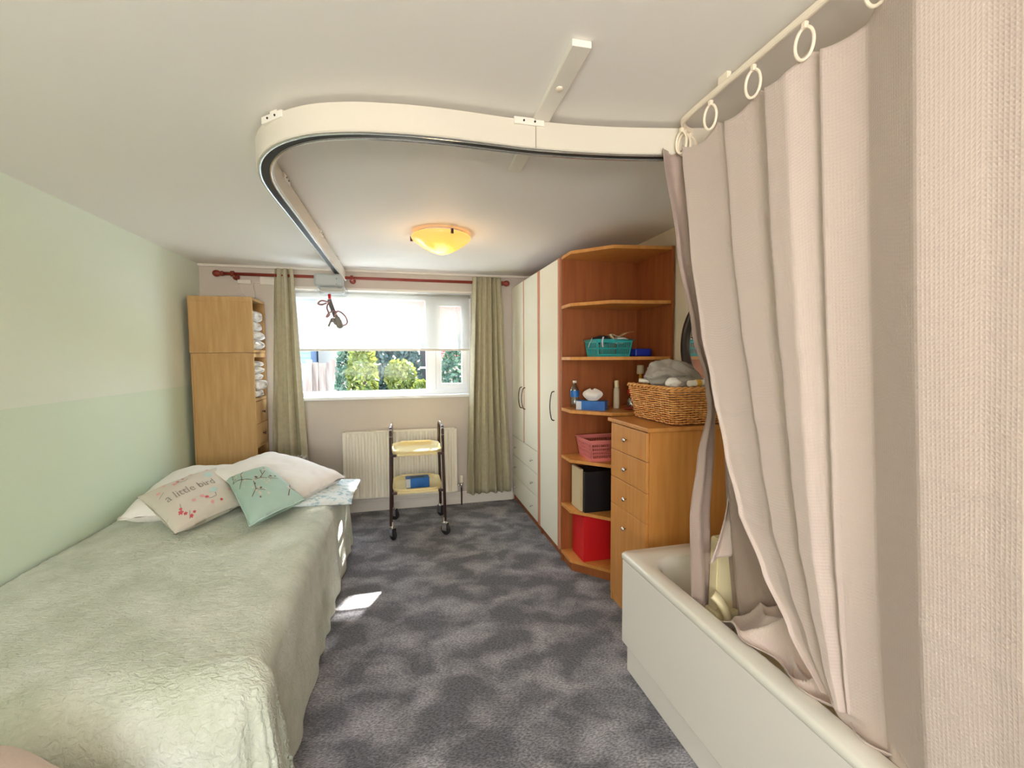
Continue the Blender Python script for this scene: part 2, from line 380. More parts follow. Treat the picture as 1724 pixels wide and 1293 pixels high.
# ------------------------------------------------------------------ room shell
XL, XR, YW, YB, H = -1.74, 1.76, 4.57, -2.2, 2.37
struct(B().box(XL-.15, XR+.15, YB-.15, YW+.2, -.12, 0).build('floor', 'carpet'))
struct(B().box(XL-.15, XR+.15, YB-.15, YW+.2, H, H+.15).build('ceiling', 'ceiling'))
struct(B().box(XL-.15, XL, YB-.15, YW+.2, 0, H).build('wall_left', 'wall_left'))
struct(B().box(XR, XR+.15, YB-.15, YW+.2, 0, H).build('wall_right', 'wall_rt'))
WX0, WX1, WZ0, WZ1 = -1.10, 0.72, 1.13, 2.185      # window opening
b = B(); b.box(XL, WX0, YW, YW+.2, 0, H); b.box(WX1, XR, YW, YW+.2, 0, H); b.box(WX0, WX1, YW, YW+.2, 0, WZ0); b.box(WX0, WX1, YW, YW+.2, WZ1, H)
struct(b.build('wall_window', 'wall_win'))
b = B(); b.box(XL, -1.25, YB-.15, YB, 0, H); b.box(0.55, XR, YB-.15, YB, 0, H); b.box(-1.25, .55, YB-.15, YB, 0, .9); b.box(-1.25, .55, YB-.15, YB, 2.15, H)
struct(b.build('wall_rear', 'wall_rt'))
# skirting with a stepped top
b = B(); b.box(XL, 1.13, YW-.018, YW, 0, .095, .003); b.box(XL, 1.13, YW-.012, YW, .095, .125, .004); b.box(XL, 1.13, YW-.022, YW, .072, .082, .002)
struct(b.build('baseboard_window', 'white_gloss'))
struct(B().box(XL, XL+.016, YB, YW-.02, 0, .12, .004).build('baseboard_left', 'white_gloss'))
struct(B().box(XL, XR, YW-.03, YW, H-.022, H, .004).build('trim_1', 'white_gloss'))
# lintel lip
struct(B().box(WX0, WX1, YW-.006, YW+.10, WZ1-.008, WZ1+.012, .002).build('trim_2', 'white_gloss'))

# window: frame, mullion, casement, sill, panes
w = bpy.data.objects.new('window_1', None); COL.objects.link(w); w.location = ((WX0+WX1)/2, YW+.14, WZ0); WL[w.name] = V(w.location); struct(w)
FY0, FY1 = YW+.11, YW+.17
b = B()
b.box(WX0, WX1, FY0, FY1, WZ0, WZ0+.065, .004); b.box(WX0, WX1, FY0, FY1, WZ1-.075, WZ1, .004)
b.box(WX0, WX0+.06, FY0, FY1, WZ0+.06, WZ1-.07, .004); b.box(WX1-.05, WX1, FY0, FY1, WZ0+.06, WZ1-.07, .004)
b.box(.245, .345, FY0-.002, FY1, WZ0+.06, WZ1-.07, .006)
b.build('window_frame', 'upvc', w)
b = B(); cx0, cx1, cz0, cz1 = .345, WX1-.05, WZ0+.065, WZ1-.075
b.box(cx0, cx1, FY0-.012, FY1-.02, cz0, cz0+.06, .005); b.box(cx0, cx1, FY0-.012, FY1-.02, cz1-.055, cz1, .005)
b.box(cx0, cx0+.055, FY0-.012, FY1-.02, cz0+.05, cz1-.05, .005); b.box(cx1-.055, cx1, FY0-.012, FY1-.02, cz0+.05, cz1-.05, .005)
b.build('casement_frame', 'upvc', w)
B().box(WX0+.05, .25, FY0+.03, FY0+.034, WZ0+.055, WZ1-.07).build('pane', 'glass', w)
B().box(.39, WX1-.09, FY0+.02, FY0+.024, WZ0+.11, WZ1-.12).build('pane', 'glass', w)
B().box(WX0-.03, WX1+.03, YW-.035, FY0+.01, WZ0-.012, WZ0+.018, .006).build('window_sill', 'upvc', w)

# roller blind
t = thing('roller_blind', 'sheer cream roller blind lowered over the upper window', 'blind', (-.15, YW+.06, WZ1))
B().lathe((WX0+.02, YW+.055, WZ1-.035), [(.018, 0), (.018, WX1-WX0-.04)], 16, 'X').build('roller', 'blind', t)
B().grid(lambda u, v: V((WX0+.03+u*(WX1-WX0-.06), YW+.037+.0008*math.sin(u*21), WZ1-.04-v*.535)), 30, 12).build('blind_fabric', 'blind', t)
B().box(WX0+.03, WX1-.03, YW+.030, YW+.042, 1.592, 1.612, .003).build('bottom_bar', 'track', t)

# unseen rear window, added behind the camera to let light in
w2 = bpy.data.objects.new('added_rear_window', None); COL.objects.link(w2); w2.location = (-.35, YB-.08, .9); WL[w2.name] = V(w2.location); struct(w2)
b = B()
for (a0, a1) in ((-1.25, -1.19), (-.38, -.32), (.49, .55)): b.box(a0, a1, YB-.11, YB-.05, .9, 2.15, .004)
b.box(-1.25, .55, YB-.11, YB-.05, .9, .96, .004); b.box(-1.25, .55, YB-.11, YB-.05, 2.09, 2.15, .004)
b.build('window_frame', 'upvc', w2)

# ------------------------------------------------------------------ curtain pole and curtains
t = thing('curtain_pole', 'long mahogany wooden curtain pole with ball finials above the window', 'curtain pole', (-.23, 4.47, 2.275))
PZ = 2.275; PY = 4.47
B().lathe((-1.52, PY, PZ), [(.015, 0), (.015, 2.53)], 16, 'X').build('pole', 'pole', t)
fin = [(.0001, -.075), (.018, -.073), (.028, -.06), (.030, -.045), (.026, -.028), (.016, -.016), (.020, -.01), (.024, 0), (.016, .012)]
B().lathe((-1.52, PY, PZ), fin, 16, 'X').build('finial', 'pole', t)
B().lathe((1.01, PY, PZ), [(r, -h) for r, h in fin], 16, 'X').build('finial', 'pole', t)
for x in (-1.44, -.44, .98):
    b = B(); b.lathe((x, YW, PZ-.012), [(.030, 0), (.030, -.012), (.017, -.022), (.015, -.075)], 14, 'Y'); b.lathe((x-.012, PY, PZ), [(.026, 0), (.026, .024)], 16, 'X')
    b.build('bracket', 'pole', t)

def pleated(name, x0t, x1t, x0b, x1b, zt, zb, y, n, amp, label, seed, cat='curtain'):
    rnd = random.Random(seed); ph = [rnd.uniform(-.5, .5) for _ in range(8)]
    def f(u, v):
        z = zt + (zb-zt)*v
        s = v**0.8
        uu = u + .018*math.sin(u*2*PI*2+ph[0]) * v + .012*math.sin(5*v+ph[1]+u*3)
        x = (x0t + (x1t-x0t)*uu)*(1-s) + (x0b + (x1b-x0b)*uu)*s
        a = amp*(0.75+.35*math.sin(u*11+ph[2]))*(0.8+.35*v)
        w = math.sin(u*2*PI*n + ph[3] + .6*math.sin(v*3+ph[4]))
        w = math.copysign(abs(w)**.7, w)
        return V((x + .006*math.cos(u*4*PI*n), y + a*w + .004*nz(x, z, seed, 6), z))
    o = B().grid(f, n*16, 46, uvfn=lambda u, v: (u, v)).build(name, 'sage_curtain', None, origin=((x0t+x1t)/2, y, zt), solid=.003)
    return tag(o, label, cat)
pleated('window_curtain', -1.10, -.95, -1.19, -.86, 2.335, .20, 4.45, 3, .028, 'sage green damask curtain hanging left of the window beside the oak tower', 3)
pleated('window_curtain', .70, .985, .62, 1.075, 2.325, .13, 4.435, 6, .042, 'sage green damask curtain hanging right of the window beside the cream wardrobe', 5)

# charger box and socket on the wall by the pole
t = thing('charger_box', 'small white charger box with a trailing cable on the wall by the curtain pole', 'charger', (-1.17, YW, 2.24))
B().box(-1.245, -1.12, YW-.028, YW, 2.20, 2.295, .006).build('housing', 'white_gloss', t)
B().tube(bez([(-1.235, YW-.03, 2.22), (-1.30, YW-.03, 2.20), (-1.29, YW-.02, 2.10), (-1.33, YW-.015, 2.06), (-1.42, YW-.01, 2.17)], 10), .003, 6).build('cable', 'white_gloss', t)
tag(B().box(-1.43, -1.32, YW-.02, YW, 2.205, 2.24, .004).build('wall_socket', 'white_gloss', None, origin=(-1.375, YW, 2.22)), 'small cream socket plate on the wall above the oak tower', 'socket')
tag(B().tube(bez([(-.98, YW-.04, 2.20), (-.90, YW-.05, 2.165), (-.80, YW-.05, 2.155), (-.72, 4.40, 2.17), (-.68, 4.30, 2.19)], 10), .003, 6).build('charging_cable', 'white_gloss'), 'thin white cable drooping from the left curtain to the hoist motor', 'cable')

# ------------------------------------------------------------------ radiator
t = thing('radiator', 'cream ribbed panel radiator on the wall under the window', 'radiator', (-.02, 4.53, .145))
rx0, rx1, rz0, rz1 = -.565, .53, .15, .81
NR = 18
def radf(u, v):
    x = rx0+.03 + u*(rx1-rx0-.06); z = rz0+.012 + v*(rz1-rz0-.024)
    e = max(0.0, min(1.0, min(v, 1-v)/.09)); e = e*e*(3-2*e)
    s = math.sin(u*2*PI*NR); s = max(-1, min(1, s*1.8))
    return V((x, 4.472 + .015*(1-s)*e*.8, z))
b = B(); b.grid(radf, NR*12, 24); b.box(rx0, rx0+.032, 4.472, 4.486, rz0, rz1, .004); b.box(rx1-.032, rx1, 4.474, 4.486, rz0, rz1, .004)
b.box(rx0, rx1, 4.474, 4.486, rz0, rz0+.014, .004); b.box(rx0, rx1, 4.474, 4.486, rz1-.014, rz1, .004)
b.build('front_panel', 'rad', t)
b = B(); b.box(rx0+.02, rx1-.02, 4.525, 4.54, rz0, rz1, .004); b.build('rear_panel', 'rad', t)
b = B(); b.box(rx0+.005, rx1-.005, 4.486, 4.54, rz1-.012, rz1-.006)
for k in range(52): b.box(rx0+.03+k*.0205, rx0+.034+k*.0205, 4.488, 4.538, rz1-.008, rz1-.001)
b.build('top_grille', 'rad', t)
b = B(); b.box(rx0, rx0+.008, 4.486, 4.54, rz0, rz1-.006); b.box(rx1-.008, rx1, 4.486, 4.54, rz0, rz1-.006); build_each(b, 'side_cover', 'rad', t)
b = B()
for x in (-.35, .32): b.box(x-.02, x+.02, 4.54, YW-.001, rz0+.1, rz1-.1)
build_each(b, 'wall_bracket', 'rad', t)
t = thing('radiator_valve', 'cream thermostatic valve on a pipe right of the radiator', 'valve', (.575, 4.51, 0))
B().lathe((.575, 4.51, .235), [(.016, 0), (.019, .01), (.020, .06), (.017, .075), (.001, .077)], 16).build('valve_head', 'rad', t)
b = B(); b.lathe((.575, 4.51, .185), [(.014, 0), (.014, .05)], 14); b.tube([(.52, 4.51, .21), (.575, 4.51, .21)], .011, 10); b.build('valve_body', 'chrome', t)
B().tube([(.575, 4.51, .19), (.575, 4.51, 0)], .008, 10).build('pipe', 'brown_tube', t)

# ------------------------------------------------------------------ tea trolley
t = thing('trolley', 'brown tubular walking trolley with two beige trays in front of the radiator', 'trolley', (.11, 4.02, 0))
TX0, TX1, TY0, TY1 = -.108, .335, 3.80, 4.25
for x, nm in ((TX0, 1), (TX1, -1)):
    p = [(x-.004*nm, TY0-.01, .115), (x, TY0, .42), (x+.004*nm, TY0+.02, .70), (x+.006*nm, TY0+.01, .86), (x+.006*nm, TY0+.03, .915), (x+.006*nm, TY0+.08, .93), (x+.006*nm, TY1-.10, .925),
         (x+.006*nm, TY1-.04, .905), (x+.004*nm, TY1-.01, .85), (x+.004*nm, TY1, .70), (x, TY1, .42), (x-.004*nm, TY1+.02, .115)]
    B().tube(bez(p, 8), .0130, 12).build('side_frame', 'brown_tube', t)
    B().tube(bez(p[3:6], 8), .0140, 12).build('handle_grip', 'grey_plastic', t)
for (x, y, sw) in ((TX0+.004, TY0-.01, .5), (TX1-.004, TY0-.01, .8), (TX0+.004, TY1+.02, 1.0), (TX1-.004, TY1+.02, .6)):
    xf = Matrix.Translation((x, y, 0)) @ Matrix.Rotation(sw, 4, 'Z')
    b = B(); b.lathe((0, 0, .10), [(.013, 0), (.015, .010), (.010, .014), (.010, .05)], 12)
    for q in (-.020, .016): b.box(q, q+.004, -.034, .014, .036, .104, .002)
    b.box(-.020, .020, -.030, .018, .097, .104, .002); b.bm.transform(xf)
    c = b.build('castor', 'chrome', t)
    b = B(); b.lathe((-.013, -.014, .047), [(.012, 0), (.042, 0), (.047, .005), (.047, .021), (.042, .026), (.012, .026)], 24, 'X'); b.bm.transform(xf)
    b.build('wheel', 'rubber', c)
def tray(z):
    x0, x1, y0, y1 = TX0+.015, TX1-.015, TY0-.01, TY1-.0
    def rr(cx0, cx1, cy0, cy1, r, zz, n=8):
        P = []
        for (cx_, cy_, a0) in ((cx1-r, cy1-r, 0), (cx0+r, cy1-r, 90), (cx0+r, cy0+r, 180), (cx1-r, cy0+r, 270)):
            for k in range(n+1):
                a = math.radians(a0+90*k/n); P.append(V((cx_+r*math.cos(a), cy_+r*math.sin(a), zz)))
        return P
    b = B(); loops = [rr(x0+.03, x1-.03, y0+.03, y1-.03, .07, z), rr(x0+.012, x1-.012, y0+.012, y1-.012, .085, z+.004), rr(x0+.004, x1-.004, y0+.004, y1-.004, .09, z+.030), rr(x0-.002, x1+.002, y0-.004, y1+.004, .095, z+.034), rr(x0-.002, x1+.002, y0-.004, y1+.004, .095, z+.022), rr(x0+.006, x1-.006, y0+.004, y1-.004, .088, z-.004), rr(x0+.03, x1-.03, y0+.03, y1-.03, .07, z-.008)]
    R = [[b.bm.verts.new(p) for p in l] for l in loops]
    for i in range(len(R)-1):
        n = len(R[i])
        for k in range(n): f = b.bm.faces.new((R[i][k], R[i][(k+1) % n], R[i+1][(k+1) % n], R[i+1][k])); f.smooth = True
    b.bm.faces.new(R[0]); b.bm.faces.new(R[-1][::-1])
    # moulded front hand-hold lip
    b.box(x0+.04, x1-.04, y0-.020, y0+.004, z-.004, z+.018, .006); b.box(x0+.07, x1-.07, y1-.03, y1-.012, z+.03, z+.045, .005)
    tr = b.build('tray', 'tray', t)
    b = B()
    for x, sgn in ((TX0, 1), (TX1, -1)):
        for y in (TY0+.008, TY1-.01):
            b.box(min(x, x+sgn*.05), max(x, x+sgn*.05), y-.012, y+.012, z-.012, z+.008, .004)
    build_each(b, 'tray_bracket', 'brown_tube', t)
tray(.705); tray(.385)

def tissue_box(name, x, y, z, w, d, h, label, open_tissue=True, rot=0.0, end=True):
    t = thing(name, label, 'tissue box', (0, 0, 0), None)
    mi = B(); mi.box(-w/2, w/2, -d/2, d/2, 0, h, .002, mi=0)
    if end: mi.box(-w/2-.0008, -w/2+w*.18, -d/2-.0008, d/2+.0008, .002, h-.002, 0, mi=1)
    mi.box(-w*.3, w*.3, -d*.18, d*.18, h-.001, h+.0006, 0, mi=2)
    mi.build('box', ['blue_card', 'pale_card', 'dark'], t)
    if open_tissue:
        def f(u, v):
            a = u*2*PI; r = (.008 + .046*math.sin(PI*(.06+.92*v))**.8)*(1+.10*math.sin(3*a+.5)+.06*math.sin(5*a))
            zz = h - .004 + .085*v**.8 + .006*v*math.sin(2*a+1)
            return V((r*math.cos(a)*1.25, r*.55*math.sin(a), zz))
        mi = B().grid(f, 40, 12, closed_u=True); mi.build('tissue', 'tissue', t, subsurf=1)
    t.location = (x, y, z); t.rotation_euler.z = rot; return t
tissue_box('tissue_box', .115, 3.97, .386, .20, .105, .085, 'blue tissue box on the lower tray of the trolley', False, rot=.05)

# ------------------------------------------------------------------ wardrobes
def bow_handle(y, z0, z1, x, parent, m='mirror_frame'):
    p = [(x, y, z0), (x-.022, y, z0+.012), (x-.034, y, z0+(z1-z0)*.35), (x-.034, y, z0+(z1-z0)*.65), (x-.022, y, z1-.012), (x, y, z1)]
    B().tube(bez(p, 8), .0045, 8).build('handle', m, parent)
def knob(x, y, z, parent, d=(-1, 0, 0), r=.011):
    b = B(); b.lathe((x, y, z), [(.004, 0), (.004, -.012), (r, -.016), (r, -.022), (r*.6, -.027), (.0005, -.028)], 14, 'X'); b.build('knob', 'chrome', parent)
WT = 2.245
t = thing('double_wardrobe', 'cream two-door wardrobe with three drawers below, beside the right curtain', 'wardrobe', (1.42, 4.08, 0))
b = B(); b.box(1.148, XR-.005, 3.60, 3.618, .0, WT); b.box(1.148, XR-.005, 4.545, 4.563, .0, WT); b.box(1.148, XR-.005, 3.60, 4.563, WT-.018, WT); b.box(1.16, 1.175, 3.60, 4.563, 0, .07); b.box(XR-.015, XR-.005, 3.60, 4.563, .07, WT); b.box(1.148, XR-.01, 3.61, 4.55, .07, .088)
b.build('carcass', 'beech_red', t)
for (y0, y1, hy) in ((3.640, 4.075, 4.045), (4.095, 4.55, 4.155)):
    d = B().box(1.13, 1.147, y0, y1, .703, WT-.003, .002).build('door', 'cream_door', t)
    bow_handle(hy if y0 > 4 else 4.04, 1.03, 1.235, 1.13, d)
for (z0, z1, kz) in ((.500, .698, .595), (.294, .494, .39), (.075, .288, .178)):
    d = B().box(1.13, 1.147, 3.640, 4.55, z0+.002, z1-.001, .002).build('drawer', 'cream_door', t)
    knob(1.13, 3.80, kz, d); knob(1.13, 4.39, kz, d)
B().box(1.127, 1.147, 4.077, 4.093, .703, WT-.003, .001).build('door_trim', 'trim_pink', t)
B().box(1.127, 1.147, 3.602, 3.638, .07, WT-.003, .001).build('edge_trim', 'trim_pink', t)
t = thing('single_wardrobe', 'narrow cream single-door wardrobe next to the open corner shelves', 'wardrobe', (1.42, 3.35, 0))
b = B(); b.box(1.148, XR-.005, 3.082, 3.10, 0, WT); b.box(1.148, XR-.005, 3.58, 3.598, 0, WT); b.box(1.148, XR-.005, 3.082, 3.598, WT-.018, WT); b.box(1.16, 1.175, 3.082, 3.598, 0, .07); b.box(XR-.015, XR-.005, 3.082, 3.598, .07, WT); b.box(1.148, XR-.01, 3.09, 3.59, .07, .088)
b.build('carcass', 'beech_red', t)
d = B().box(1.13, 1.147, 3.135, 3.575, .075, WT-.003, .002).build('door', 'cream_door', t); bow_handle(3.215, 1.035, 1.26, 1.13, d)
B().box(1.127, 1.147, 3.100, 3.133, .07, WT-.003, .001).build('edge_trim', 'trim_pink', t)
B().box(1.129, 1.147, 3.577, 3.598, .07, WT-.003, .001).build('edge_trim', 'trim_pink', t)

# corner shelf unit
t = thing('corner_shelf_unit', 'red-brown beech open corner shelves at the end of the cream wardrobes', 'shelves', (1.43, 2.85, 0))
B().box(1.135, XR-.008, 3.06, 3.078, 0, WT).build('side_panel', 'beech_red', t)
B().box(XR-.026, XR-.008, 2.61, 3.06, 0, WT).build('back_panel', 'beech_red', t)
poly = [(1.13, 3.058), (1.13, 2.885), (1.34, 2.665), (XR-.028, 2.615), (XR-.028, 3.058)]
for z in (WT-.012, 1.880, 1.512, 1.143, .795, .435, .078):
    B().prism(poly, z-.012, z+.010, bev=.0012).build('shelf', 'beech', t)
b = B(); pp = [(1.15, 3.05), (1.15, 2.90), (1.35, 2.69), (XR-.03, 2.64), (XR-.03, 3.05)]
B().prism(pp, 0, .066).build('plinth', 'beech_red', t)

# chest of drawers
t = thing('chest_of_drawers', 'tall narrow orange beech chest of drawers behind the bath', 'chest of drawers', (1.5, 2.28, 0))
b = B(); b.box(1.255, XR-.01, 2.065, 2.083, 0, 1.124); b.box(1.255, XR-.01, 2.482, 2.50, 0, 1.124); b.box(XR-.02, XR-.01, 2.065, 2.50, 0, 1.124); b.box(1.262, 1.275, 2.08, 2.49, 0, .06); b.box(1.26, XR-.02, 2.08, 2.49, .06, .075)
b.build('carcass', 'beech', t)
B().box(1.232, XR-.004, 2.045, 2.515, 1.125, 1.149, .006, 3).build('top', 'beech', t)
for (z0, z1, kz) in ((.965, 1.120, 1.047), (.798, .962, .875), (.632, .795, .702), (.065, .629, .528)):
    d = B().box(1.240, 1.256, 2.072, 2.478, z0, z1, .003).build('drawer', 'beech', t); knob(1.240, 2.285, kz, d, r=.013)

# ------------------------------------------------------------------ things on the shelves
def lattice_basket(name, x0, x1, y0, y1, z0, h, fl, m, label, rows, group=None):
    t = thing(name, label, 'basket', ((x0+x1)/2, (y0+y1)/2, z0))
    b = B(); b.box(x0, x1, y0, y1, z0, z0+.004)
    def side(p0, p1, out):
        p0, p1, out = V(p0), V(p1), V(out); L = (p1-p0).length
        def P(s, q):   # s along 0..1, q height 0..1
            e = (p1-p0).normalized()*fl*q
            a = p0 - e + out*fl*q; c = p1 + e + out*fl*q
            r = a.lerp(c, s); r.z = z0 + h*q; return r
        def quad(s0, s1, q0, q1):
            v = [P(s0, q0), P(s1, q0), P(s1, q1), P(s0, q1)]; i = [k - out*.003 for k in v]
            A = [b.bm.verts.new(k) for k in v]; C = [b.bm.verts.new(k) for k in i]
            b.bm.faces.new(A); b.bm.faces.new(C[::-1])
            for k in range(4): b.bm.faces.new((A[k], C[k], C[(k+1) % 4], A[(k+1) % 4]))
        lo, hi = .16, .84
        quad(0, 1, 0, lo); quad(0, 1, hi, 1)
        st = (hi-lo)/rows
        for r in range(1, rows): quad(0, 1, lo+st*r-.03, lo+st*r+.03)
        n = max(5, int(L/.014)); quad(0, .05, lo, hi); quad(.95, 1, lo, hi)
        for k in range(1, n): quad(.05+.9*k/n-.007, .05+.9*k/n+.007, lo, hi)
    side((x0, y0, z0), (x1, y0, z0), (0, -1, 0)); side((x1, y0, z0), (x1, y1, z0), (1, 0, 0)); side((x1, y1, z0), (x0, y1, z0), (0, 1, 0)); side((x0, y1, z0), (x0, y0, z0), (-1, 0, 0))
    b.build('body', m, t)
    f = fl; z = z0+h
    B().tube([(x0-f-.002, y0-f-.002, z), (x1+f+.002, y0-f-.002, z), (x1+f+.002, y1+f+.002, z), (x0-f-.002, y1+f+.002, z)], .005, 6, closed=True).build('rim', m, t)
    return t
def lump(name, c, r, sx, sy, sz, m, label, cat, seed, group=None, fold=.22, sub=5, floor=None):
    b = B(); g = bmesh.ops.create_icosphere(b.bm, subdivisions=sub, radius=1.0)['verts']
    for v in g:
        p = v.co.copy(); w_ = nz(p.x+seed, p.y, p.z, 1.5); q_ = p.x*.7+p.y*.5+p.z*.9; r_ = 1-abs(math.sin(q_*2.6+w_*3+seed)); r2_ = 1-abs(math.sin((p.x*.9-p.y*.8+p.z*.3)*3.1+w_*3.5+seed*2))
        k = 1 + fold*(w_*.8 + .55*r_**2.0 + .35*r2_**2.0 - .3)
        v.co = V(c) + V((p.x*r*sx*k, p.y*r*sy*k, p.z*r*sz*k))
        if floor is not None and v.co.z < floor: v.co.z = floor
    for f in b.bm.faces: f.smooth = True
    return tag(b.build(name, m, None, origin=c), label, cat, group)
S3, S4, S5, S6, S7 = 1.522, 1.153, .805, .445, .088
lattice_basket('plastic_basket', 1.295, 1.535, 2.80, 2.97, S3, .115, .016, 'teal_plastic', 'turquoise plastic basket of odds and ends on the third shelf', 2)
lump('dark_glove', (1.36, 2.87, S3+.118), .07, 1.0, .8, .42, 'dark_cloth', 'dark cloth bundle in the left of the turquoise basket', 'cloth', 2)
lump('white_cloth', (1.49, 2.86, S3+.115), .08, .7, .7, .3, 'white_cloth', 'white folded cloth in the right of the turquoise basket', 'cloth', 5)
def strip(name, pts, w, m, label, cat, up=(0, 1, 0), thick=.002, group=None):
    P = bez(pts, 8); u = V(up).normalized()
    b = B(); b.grid(lambda a, c: P[min(int(round(a*(len(P)-1))), len(P)-1)] + u*w*(c-.5), len(P)-1, 2)
    return tag(b.build(name, m, None, origin=pts[0], solid=thick), label, cat, group)
strip('document_wallet', [(1.42, 2.83, S3+.12), (1.40, 2.83, S3+.155), (1.46, 2.83, S3+.14), (1.52, 2.83, S3+.165), (1.565, 2.83, S3+.172)], .06, 'paper', 'brown folded paper standing out of the turquoise basket', 'paper')
strip('hanging_strap', [(1.325, 2.775, S3+.135), (1.318, 2.774, S3+.10), (1.322, 2.775, S3+.065)], .012, 'pale_card', 'pale strap hanging over the front rim of the turquoise basket', 'strap', up=(1, 0, 0))
strip('metal_clip', [(1.255, 2.80, S3+.128), (1.235, 2.795, S3+.09), (1.222, 2.79, S3+.06)], .008, 'grey_plastic', 'thin grey clip hanging off the left corner of the turquoise basket', 'clip', up=(0, 1, 0))
tag(B().box(1.575, 1.70, 2.79, 2.89, S3+.001, S3+.055, .008).build('storage_tub', 'blue_dark', None, origin=(1.64, 2.84, S3)), 'small deep blue box right of the turquoise basket', 'box')

# shelf 4 : bottle, tissues, spray, sponge, perfume
t = thing('water_bottle', 'clear plastic bottle with a blue label at the left end of the shelf', 'bottle', (1.21, 3.00, S4))
B().lathe((1.21, 3.00, S4), [(.020, 0), (.030, .006), (.031, .05), (.029, .07), (.031, .09), (.031, .13), (.026, .152), (.013, .172), (.0115, .185)], 20).build('body', 'bottle', t)
B().lathe((1.21, 3.00, S4+.082), [(.0315, 0), (.0318, .045)], 20, cap=False).build('bottle_label', 'blue_card', t)
B().lathe((1.21, 3.00, S4+.182), [(.014, 0), (.014, .016)], 16).build('cap', 'white_gloss', t)
tissue_box('tissue_box', 1.295, 2.885, S4, .20, .11, .062, 'blue tissue box with a white tissue sticking out on the shelf', True, rot=-.62)
t = thing('spray_bottle', 'tall pale cream aerosol bottle behind the laundry basket', 'bottle', (1.49, 2.90, S4))
B().lathe((1.49, 2.90, S4), [(.018, 0), (.021, .004), (.021, .12), (.019, .14), (.015, .152)], 18).build('body', 'sponge', t)
B().lathe((1.49, 2.90, S4+.15), [(.0155, 0), (.0155, .045), (.012, .05)], 18).build('cap', 'lift', t)
t = thing('back_brush', 'yellow-handled brush with a pale round head behind the laundry basket', 'brush', (1.655, 2.86, S4))
B().tube([(1.655, 2.86, S4), (1.655, 2.86, S4+.25)], .010, 10).build('handle', 'yellow', t)
B().lathe((1.655, 2.86, S4+.245), [(.022, 0), (.026, .006), (.026, .058), (.020, .064)], 18).build('brush_head', 'sponge', t)
t = thing('perfume_bottle', 'small glass jar with a red stopper left of the laundry basket', 'bottle', (1.575, 2.84, S4))
B().lathe((1.575, 2.84, S4), [(.030, 0), (.036, .01), (.034, .06), (.02, .085), (.014, .095)], 18).build('body', 'bottle', t)
B().ball((1.575, 2.84, S4+.122), .028, sub=2).build('stopper', 'red', t)
t = thing('candle_dish', 'small copper dish on the shelf in front of the red-topped jar', 'dish', (1.53, 2.79, S4))
B().lathe((1.53, 2.79, S4), [(.02, 0), (.036, .006), (.04, .018), (.036, .018), (.02, .008)], 20).build('dish', 'pole', t)

lattice_basket('plastic_basket', 1.245, 1.50, 2.775, 2.985, S5, .145, .022, 'pink_plastic', 'pink plastic lattice basket on the shelf left of the chest', 4)
t = thing('ring_binder', 'large black upright folder with page edges showing on the fifth shelf', 'folder', (1.34, 2.9, S6))
B().box(1.185, 1.205, 2.83, 2.99, S6+.003, S6+.30, .002).build('page_block', 'paper', t)
b = B(); b.box(1.206, 1.50, 2.80, 2.80+.012, S6, S6+.285, .002); b.box(1.206, 1.50, 2.81, 2.99, S6, S6+.285, .002); b.build('cover', 'black', t)
tag(B().box(1.205, 1.50, 2.82, 3.02, S7, S7+.32, .003).build('storage_box', 'red', None, origin=(1.35, 2.92, S7)), 'bright red box on the bottom shelf of the corner unit', 'box')

# ------------------------------------------------------------------ wicker laundry basket on the chest
BX0, BX1, BY0, BY1, BZ0, BH = 1.395, 1.70, 2.075, 2.475, 1.150, .205
t = thing('laundry_basket', 'golden wicker laundry basket on top of the beech chest', 'basket', ((BX0+BX1)/2, (BY0+BY1)/2, BZ0))
def rrect(x0, x1, y0, y1, r, n):
    """n points equally spaced round a rounded rectangle"""
    segs = []; P = []
    for (cx_, cy_, a0) in ((x1-r, y1-r, 0), (x0+r, y1-r, 90), (x0+r, y0+r, 180), (x1-r, y0+r, 270)):
        for k in range(9):
            a = math.radians(a0+90*k/8); P.append(V((cx_+r*math.cos(a), cy_+r*math.sin(a), 0)))
    P.append(P[0].copy()); D = [0]
    for a, c in zip(P, P[1:]): D.append(D[-1]+(c-a).length)
    out = []; j = 0
    for k in range(n):
        s = D[-1]*k/n
        while D[j+1] < s: j += 1
        out.append(P[j].lerp(P[j+1], (s-D[j])/max(1e-9, D[j+1]-D[j])))
    return out
cB = V(((BX0+BX1)/2, (BY0+BY1)/2, 0)); NS = 60; ROWS = 15
b = B()
for r in range(ROWS):
    q = r/(ROWS-1); fl = .030*q; base = rrect(BX0-fl, BX1+fl*.6, BY0-fl, BY1+fl, .018, NS*4); pts = []
    for k, p in enumerate(base):
        nrm = (p-cB).normalized(); s = math.sin(k/4*PI + (PI if r % 2 else 0)); pts.append(p + nrm*.0042*s + V((0, 0, BZ0+.012+q*(BH-.03)+.0012*math.sin(k*.37+r))))
    b.tube(pts, .0050, 6, closed=True, ry=.0048)
b.build('woven_side', 'wicker', t)
b = B()
lo = rrect(BX0, BX1, BY0, BY1, .018, NS); hi = rrect(BX0-.030, BX1+.018, BY0-.030, BY1+.030, .018, NS)
for a, c in zip(lo, hi): b.tube([a+V((0, 0, BZ0+.004)), c+V((0, 0, BZ0+BH-.008))], .0030, 5)
b.prism([(p.x, p.y) for p in lo], BZ0+.001, BZ0+.006); b.build('stakes', 'wicker_dark', t)
b = B()
